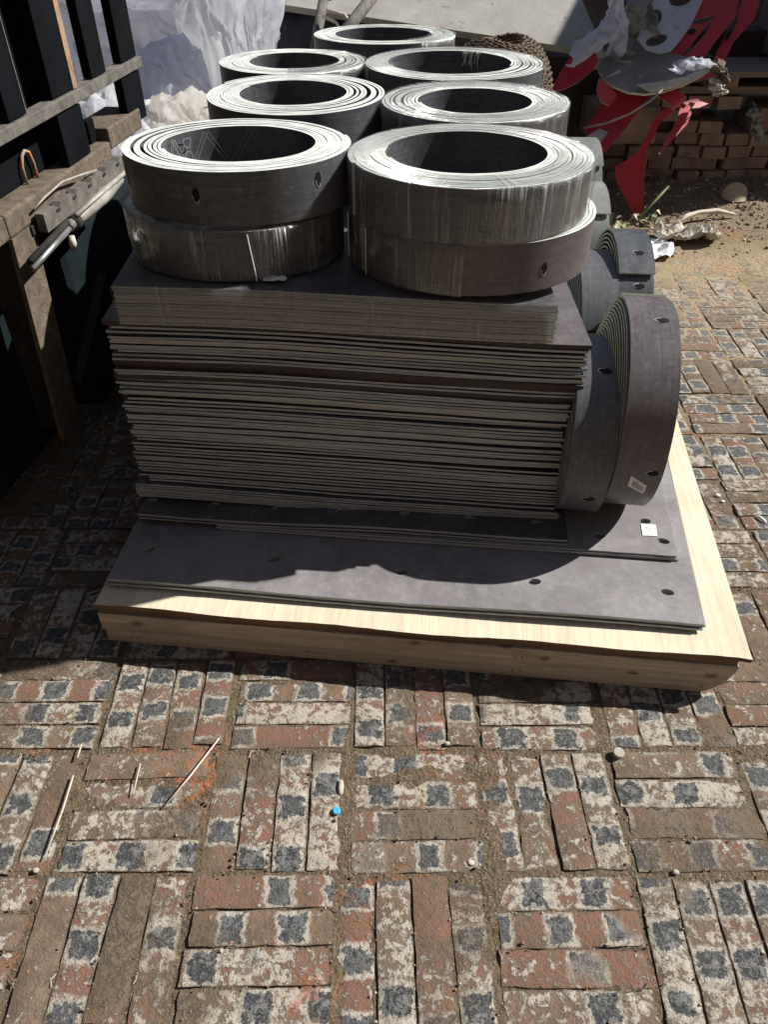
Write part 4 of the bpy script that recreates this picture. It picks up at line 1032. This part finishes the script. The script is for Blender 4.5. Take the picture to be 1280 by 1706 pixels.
cut('red_sheet', [(1165, -40), (1250, -40), (1233, 0), (1224, 30), (1194, 68), (1178, 92), (1160, 108), (1128, 117), (1098, 130), (1072, 141), (1050, 138), (1078, 117), (1112, 96), (1138, 66), (1152, 30)], (1.3, 4.02, .72), NF, M['red'], 'wide red cut-out sheet slanting down behind the pale board with holes', 'cut sheet', bend=.006, holes=[[(1152, 36), (1176, 31), (1200, 24), (1178, 38), (1156, 42)], oval(1152, 54, 9, 6, 10, -.5), oval(1170, 57, 1.6, 1.6, 6), [(1126, 100), (1148, 80), (1172, 50), (1190, 30), (1176, 56), (1150, 86)]])
cut('red_sheet', [(1248, -40), (1290, -40), (1266, 4), (1256, 34), (1222, 72), (1205, 107), (1190, 103), (1196, 84), (1216, 46), (1236, 4)], (1.5, 4.08, .7), NF, M['red'], 'dark red pointed blade at the far right of the red scraps, below the brown crate', 'cut sheet', bend=.006, holes=[[(1206, 66), (1220, 40), (1232, 14), (1227, 42), (1212, 70)]])
cut('red_sheet', [(992, 90), (966, 95), (946, 101), (930, 128), (916, 152), (938, 150), (962, 140), (984, 122), (996, 106)], (.78, 3.85, .6), NF, M['red'], 'short red flap hanging under the lavender cloth, left of the round plate', 'cut sheet', bend=.01)
cut('red_sheet', [(1020, 150), (1092, 148), (1072, 176), (1042, 216), (1018, 242), (1000, 264), (994, 252), (974, 214), (996, 186)], (1.05, 3.90, .5), NF, M['red'], 'broad red strip running down left from beneath the round plate', 'cut sheet', bend=.006)
cut('red_sheet', [(1100, 205), (1088, 232), (1077, 252), (1074, 300), (1072, 345), (1066, 374), (1060, 366), (1050, 345), (1038, 322), (1027, 300), (1025, 278), (1046, 266), (1062, 254), (1080, 222), (1092, 196), (1108, 182), (1128, 174), (1118, 190)], (1.15, 3.86, .2), (0, -.93, .36), M['red'], 'red pointed sheet with its tip stuck in the weeds at the edge of the soil', 'cut sheet', bend=.005)
curl = cut('red_curl', [(1136, 172), (1146, 175), (1150, 192), (1144, 209), (1130, 224), (1118, 238), (1100, 256), (1116, 226), (1128, 204), (1131, 188)], (1.33, 3.74, .45), (.25, -.6, .7), M['red'], 'curled pinkish red scrap catching the sun in front of the stacked bricks', 'cut sheet', bend=.012)
cut('horn', [(1138, 172), (1154, 166), (1166, 162), (1163, 169), (1180, 174), (1164, 181), (1152, 182), (1158, 174), (1150, 171), (1144, 177)], (1.33, 3.72, .45), (.2, -.6, .7), M['red'], None, None, parent=curl, bend=.004)
def ov(cx, cy, rx, ry, a): return oval(cx, cy, rx, ry, 12, R(a))
cut('pale_cut_board', [(1106, -40), (1192, -40), (1172, 0), (1152, 42), (1134, 68), (1119, 86), (1100, 90), (1078, 84), (1062, 66), (1068, 50), (1058, 40), (1070, 20), (1086, 8)], (1.1, 3.96, .78), NF, M['palecut'],
    'pale grey board with large oval cut-outs propped over the red sheets', 'cut board', holes=[ov(1134, 0, 20, 11, -15), ov(1087, 34, 20, 13, -50), ov(1094, 68, 19, 9, -20)], bend=.004, mats=[M['palecut'], M['palecut']])
pl = cut('round_plate', [(998, 116), (1004, 100), (1020, 84), (1050, 72), (1090, 78), (1120, 90), (1150, 96), (1185, 100), (1204, 99), (1190, 112), (1168, 128), (1140, 143), (1108, 153), (1076, 157), (1048, 153), (1022, 142), (1006, 130)], (1.1, 3.9, .62), (0, -.55, .83), M['disc'],
    'dull grey round plate with a ragged pale rim lying on the red strips', 'plate', bend=.005, th=.012, mats=[M['disc'], M['paper']])
cut('torn_lining', [(1062, 140), (1098, 138), (1140, 130), (1178, 112), (1192, 104), (1176, 122), (1150, 138), (1118, 148), (1084, 153)], (1.1, 3.88, .635), (0, -.55, .83), M['paper'], None, None, parent=pl, bend=.006, mats=[M['paper'], M['paper']])
cut('torn_lining', [(1020, 124), (1034, 116), (1034, 121), (1012, 129)], (1.1, 3.885, .635), (0, -.55, .83), M['palecut'], None, None, parent=pl, mats=[M['palecut']]*2, th=.003)
mb = MB(); mb.tube([atY(972, 214, 3.78), atY(1010, 206, 3.76), atY(1050, 190, 3.74), atY(1085, 168, 3.74), atY(1104, 150, 3.78)], .005, 7); tag(mb.build('white_cable', M['whitepipe'], None, True), 'thin pale cable arching across the broad red strip', 'cable')
def cloth(pxs, Y, sag, mat, label, cat, seed, name='cloth'):
    mb = MB(); P = [atY(*p, Y) for p in pxs]       # centreline with width
    N = 26
    def f(a, b):
        k = a*(len(P)-1); i = min(int(k), len(P)-2); c_ = P[i].lerp(P[i+1], k-i); w_ = sag*(.6+.6*math.sin(a*math.pi))
        y = (b-.5)*2
        return (c_.x+.03*nz(a*5, b*5, seed), c_.y-.08*(1-y*y)+.045*nz(a*4, b*4, seed+2)+.012*abs(nz(a*11, b*9, seed+5)), c_.z+y*w_+.018*nz(a*5, b*4, seed+5))
    mb.grid(f, N*2, 26); o = mb.build(name, mat, None, True); md = o.modifiers.new('t', 'SOLIDIFY'); md.thickness = .002; return tag(o, label, cat)
cloth([(948, 100), (975, 78), (1000, 62), (1020, 48)], 3.86, .045, M['bagl'], 'lavender cloth bunched at the left of the round plate', 'cloth', 2)
cloth([(1005, 20), (1020, 40), (1040, 62)], 3.95, .10, M['bagl'], 'bluish crumpled film above the round plate', 'plastic film', 4, 'plastic_film')
cloth([(1118, 112), (1150, 106), (1180, 103)], 3.80, .018, M['bagl'], 'small lilac film strip lying on the rim of the round plate', 'plastic film', 6, 'plastic_film')
cloth([(1040, 8), (1070, 30), (1090, 50)], 4.02, .07, M['disc'], 'dull grey rag behind the pale cut board', 'rag', 8, 'rag')
cloth([(1188, 104), (1200, 120), (1192, 150)], 3.80, .03, M['wicker'], 'brown torn bark scrap hanging at the right of the plate', 'bark', 9, 'bark_scrap')
cloth([(1186, 136), (1196, 150)], 3.78, .022, M['paper'], 'pale splintered scrap below the torn bark', 'scrap', 10, 'paper_scrap')
cloth([(1252, 176), (1256, 200), (1264, 232)], 4.05, .03, M['disc'], 'grey torn paper strip hanging on the brick stack at the right edge', 'paper', 11, 'paper_scrap')

flames = [([(1040, -20), (1062, 2), (1082, -12), (1066, 18), (1042, 34), (1012, 44), (1034, 24), (1046, 8)], 'palecut', 'thin pale flame shaped strip left of the board with holes'),
    ([(1085, 150), (1112, 148), (1130, 152), (1142, 160), (1134, 176), (1122, 184), (1112, 172), (1100, 164)], 'red', 'dark red tab just below the rim of the round plate'),
    ([(968, 236), (986, 222), (1000, 214), (1014, 220), (1000, 240), (984, 262), (972, 276)], 'redback', 'grey backed triangular offcut beside the rear rolls'),
    ([(1020, 70), (1040, 62), (1062, 66), (1048, 80), (1060, 92), (1040, 90), (1030, 104), (1022, 88)], 'disc', 'grey torn offcut lying on the upper left of the round plate'),
    ([(1000, 130), (1016, 142), (1030, 158), (1018, 176), (1004, 170), (996, 150)], 'red', 'small red offcut in shade between the flap and the broad strip'),
    ([(1158, 120), (1188, 112), (1206, 116), (1198, 128), (1176, 132), (1160, 136)], 'red', 'crimson shard poking out at the right end of the round plate')]
for k, (pg, mt, lab) in enumerate(flames): cut('offcut', pg, (1.1, 3.93-.02*k, .6), (.15*(k-2), -.75, .6), M[mt], lab, 'offcut', bend=.006, group='torn offcuts in the scrap heap')

# stacked old bricks, planks and crate
bp = empty('brick_stack', 'stack of old reddish bricks in shade behind the red scraps', 'brick stack', (1.15, 4.2, 0))
bm_ = []
for s in range(6):
    mb = MB(); mb.box(-.057, .057, -.12, .12, 0, .054)
    mb.v = [(x+random.uniform(-.003, .003), y+random.uniform(-.004, .004), z+random.uniform(-.002, .002)) for x, y, z in mb.v]; bm_.append(mb.mesh('brick', M['oldbrick']))
rr = random.Random(11)
for c in range(8):
    x = -.02+rr.uniform(-.05, .03)
    if c == 5: x += .35
    while x < 1.75:
        if not (c >= 5 and rr.random() < .18):
            for dy in ((0, .25) if c in (0, 4) else (0,)):
                link('brick', rr.choice(bm_), bp, (x+.06, .12+dy+rr.uniform(-.03, .02), c*.0585), (0, 0, rr.gauss(0, .07)+(math.pi if rr.random() < .5 else 0)))
        x += .122+rr.uniform(0, .008)
def board(x0, x1, y0, y1, z0, z1, a, label, mat=None, cat='plank', group=None, name='plank'):
    mb = MB(); mb.box(x0-(x0+x1)/2, x1-(x0+x1)/2, y0-(y0+y1)/2, y1-(y0+y1)/2, 0, z1-z0); o = mb.build(name, mat or M['oldwood'])
    o.location = ((x0+x1)/2, (y0+y1)/2, z0); o.rotation_euler = a; b = o.modifiers.new('b', 'BEVEL'); b.width = .002; return tag(o, label, cat, group)
GP = 'grey planks on the brick stack'
board(1.45, 3.0, 4.18, 4.40, .470, .505, (0, 0, -.02), 'thick brown plank lying directly on the old brick stack', group=GP)
board(1.40, 3.0, 4.12, 4.45, .56, .585, (0, .0, .03), 'wide grey plank edge just above the shaded gap over the brick stack', group=GP)
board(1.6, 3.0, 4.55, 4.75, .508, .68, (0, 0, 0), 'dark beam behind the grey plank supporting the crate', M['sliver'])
board(1.55, 1.7, 4.15, 4.4, .507, .558, (0, 0, .1), 'short block propping up the wide grey plank', M['oldbrick'], 'block', name='wood_block')
cr = empty('wooden_crate', 'brown slatted crate at the top right corner on the planks', 'crate', (1.95, 4.3, .587))
for k in range(4):
    mb = MB(); mb.box(0, .9, 0, .016, .01+.085*k, .085+.085*k-.006); mb.build('slat', M['plank' if k == 1 else 'oldwood'], cr)
for x in (0, .86):
    mb = MB(); mb.box(x, x+.04, .017, .4, .0, .36); mb.build('side_panel', M['oldwood'], cr)
mb = MB(); mb.box(.042, .858, .38, .4, .0, .36); mb.build('back_panel', M['oldwood'], cr)
for k in range(5):
    board(.80+.02*k, 1.12, 3.98+.02*k, 4.3, .0+.04*k+.01, .033+.04*k+.01, (0, 0, .06*(k % 3)-.05), '%s of the short dark boards piled left of the red pointed sheet' % NUM[4-k], group='short dark boards left of the red sheet')
board(.93, 1.13, 3.96, 4.06, .62, .66, (0, 0, -.2), 'pale short board end under the left side of the round plate', M['slabedge'])
board(1.0, 1.3, 3.98, 4.24, .30, .46, (0, 0, .1), 'grey block half hidden behind the broad red strip', M['oldbrick'], 'block', name='stone_block')
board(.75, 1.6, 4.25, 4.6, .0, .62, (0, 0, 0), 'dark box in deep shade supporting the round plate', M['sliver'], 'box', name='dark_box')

# ------------------------------------------------------------------ soil litter, weeds, paper
c = atZ(1223, 330, .045)
mb = MB(); mb.tube([c+Vector((0, .07, -.012)), c+Vector((0, .0, .008)), c], [.058, .066, .062], 22); o = mb.build('log_end', M['log'], None, True); autosmooth(o, 40); tag(o, 'round pale sawn log end half sunk in the soil', 'log')
scrap('crumpled_paper', 1.42, 3.55, .012, .15, .085, .05, M['paper'], 'crumpled dusty paper on the soil at the end of the paving', 'paper', 3, n=26)
scrap('white_plastic_sheet', 1.15, 3.42, .004, .15, .12, .03, M['whitefilm'], 'flat white plastic sheet behind the third standing roll', 'plastic sheet scrap', 4, n=22)
weed = empty('weed', 'small trampled weed with a cut green stalk beside the red tip', 'plant', (1.22, 3.73, .0))
mb = MB(); mb.tube([(-.0, .0, .02), (.08, .05, .09), (.15, .09, .155)], [.008, .007, .006], 7); mb.build('stalk', M['green'], weed, True)
rr = random.Random(4)
for k in range(34):
    mb = MB(); a = rr.uniform(0, 6.3); bx, by = rr.uniform(-.22, .12), rr.uniform(-.16, .06); L_ = rr.uniform(.03, .075); wd = rr.uniform(.006, .014); zt = rr.uniform(.01, .06)
    d = Vector((math.cos(a), math.sin(a), 0)); p_ = Vector((-d.y, d.x, 0))*wd; b0 = Vector((bx, by, .015))
    mb.quad(b0-p_*.3, b0+d*L_*.5-p_+Vector((0, 0, zt)), b0+d*L_+Vector((0, 0, zt*.6)), b0+d*L_*.5+p_+Vector((0, 0, zt))); mb.build('leaf', M['green'] if rr.random() < .6 else M['straw'], weed)
root = MB(); root.tube([atZ(1130, 372, .04), atZ(1145, 360, .05), atZ(1165, 354, .05), atZ(1195, 352, .045), atZ(1225, 357, .03)], [.008, .012, .010, .013, .005], 7); tag(root.build('dry_root', M['straw'], None, True), 'pale dry root lying on the soil above the crumpled paper', 'root')
mb = MB(); rr = random.Random(9)
for k in range(300):
    x = rr.uniform(.9, 2.3); y = 3.5+rr.random()*.9; a = rr.uniform(0, 3.14); L_ = rr.uniform(.01, .05); z = gz(x, y)+.004
    mb.tube([(x, y, z), (x+L_*math.cos(a)*.5, y+L_*math.sin(a)*.5, z+rr.uniform(0, .012)), (x+L_*math.cos(a), y+L_*math.sin(a), z)], rr.uniform(.0009, .0028), 4, rr.choice((0, 0, 1)))
tag(mb.build('twigs', [M['straw'], M['oldwood']]), 'dry twigs and straw bits strewn over the soil', 'litter', kind='stuff')
for (pxs, r_, lab, mat) in (([(275, 1342), (318, 1291), (365, 1230)], .002, 'long pinkish straw stuck across two paving squares at the left', 'pinkstraw'),
        ([(222, 1322), (234, 1272)], .0016, 'short pale straw to the left of the long pinkish one', 'straw'), ([(74, 1430), (104, 1350), (122, 1292)], .0019, 'long pale straw lying in a joint at the far left', 'straw'), ([(136, 1240), (129, 1262)], .002, 'tiny straw stub above the long joint straw', 'straw'),
        ([(145, 990), (168, 982)], .0014, 'thin straw poking out at the left corner of the pallet', 'straw')):
    mb = MB(); n_ = len(pxs); mb.tube([atZ(*p, .006+.003*(k % 2)) for k, p in enumerate(pxs)], [r_*(.8 if k == 0 else 1) for k in range(n_)], 6); tag(mb.build('straw', M[mat], None, True), lab, 'straw', 'straws on the paving')
mb = MB(); c = atZ(561, 1351, .004); mb.tube([c+Vector((0, 0, -.002)), c+Vector((0, 0, .003)), c+Vector((0, 0, .0042))], [.0075, .0075, .006], 18); o = mb.build('bottle_cap', M['cyan']); tag(o, 'small bright blue cap pressed into the dirt joint', 'bottle cap')
mb = MB(); c = atZ(1031, 1254, .008); mb.tube([c+Vector((0, .001, -.006)), c+Vector((0, 0, .002)), c+Vector((0, -.0002, .004))], [.0105, .0115, .010], 20); o = mb.build('flat_disc', M['stone']); tag(o, 'pale flat round pebble on the joint below the right end of the pallet', 'pebble')
def stone(px, py, sx, sy, h, label, mat='stone', rot=0):
    bm = bmesh.new(); bmesh.ops.create_icosphere(bm, subdivisions=3, radius=1); c_ = atZ(px, py, 0)
    for v in bm.verts:
        p_ = v.co*(1+.18*noise.noise(v.co*1.5+Vector((px, 0, 0)))); x, y = p_.x*sx, p_.y*sy
        v.co = Vector((c_.x+x*math.cos(rot)-y*math.sin(rot), c_.y+x*math.sin(rot)+y*math.cos(rot), .0+(p_.z+.3)*h))
    me = bpy.data.meshes.new('pebble'); bm.to_mesh(me); bm.free(); me.materials.append(M[mat]); me.polygons.foreach_set('use_smooth', [True]*len(me.polygons)); tag(link('pebble', me), label, 'pebble', 'pebbles on the paving')
stone(568, 1312, .0065, .0165, .006, 'oblong pale pebble just above the blue cap')
stone(745, 1239, .006, .005, .004, 'pinkish pebble near the upper middle joint'); stone(785, 1437, .0065, .005, .003, 'flat pinkish pebble right of the centre, below the broken bricks', 'pinkstraw')
stone(1126, 1453, .007, .005, .004, 'white angular pebble in the joint at lower right'); stone(60, 1450, .006, .005, .004, 'small pale stone at the far left joint'); stone(1268, 866, .006, .018, .007, 'white elongated chip at the right edge beside the pallet', 'whitefilm', .5)
stone(1196, 826, .008, .006, .005, 'tiny white chip right of the pallet, farther of the two', 'whitefilm'); stone(1204, 836, .006, .005, .004, 'tiny white chip right of the pallet, nearer of the two', 'whitefilm')

rr = random.Random(21); mb = MB()
for k in range(150):
    b = rr.choice(near); a = b[3]; t_ = rr.uniform(-.5, .5)*.24; sd_ = rr.choice((-1, 1))*.031
    x, y = b[0]+t_*math.cos(a)-sd_*math.sin(a), b[1]+t_*math.sin(a)+sd_*math.cos(a); q = a+rr.gauss(0, .5); L_ = rr.uniform(.004, .022)
    mb.tube([(x, y, .0005), (x+L_*.5*math.cos(q), y+L_*.5*math.sin(q), rr.uniform(.001, .004)), (x+L_*math.cos(q+.4), y+L_*math.sin(q+.4), .0006)], rr.uniform(.0004, .0011), 4, rr.choice((0, 1, 1)))
tag(mb.build('joint_litter', [M['straw'], M['oldwood']]), 'tiny straw and wood splinters caught between the paving bricks', 'litter', kind='stuff')

# ------------------------------------------------------------------ unseen walls beyond the frame, most added to cast shade or block sky
mb = MB(); mb.box(3.05, 3.35, 4.40, 9.5, -.05, 2.84); o = mb.build('shade_wall', M['plaster']); tag(o, 'unseen grey wall added right of the brick stack to shade the scrap heap', 'wall')  # unseen caster, placed so its shade falls over the scrap heap
mb = MB(); mb.box(-5, 3.04, 7.2, 7.45, -.05, 2.2); o = mb.build('yard_wall', M['oldbrick']); tag(o, 'long brick yard wall behind the scrap heap', 'wall')

mb = MB(); mb.box(-7, 7, -2.6, -2.3, -.05, 5.0); o = mb.build('near_sky_blocker', M['oldbrick']); tag(o, 'tall unseen brick wall added behind the viewer to block sky light', 'wall')  # added out of view to keep sky light off the front faces
mb = MB(); mb.box(9.0, 9.3, -2.2, 9, -.05, 4.6); o = mb.build('right_sky_blocker', M['plaster']); tag(o, 'high unseen grey wall added far out to the right to block sky light', 'wall')  # added out of view to cut sky light from the right
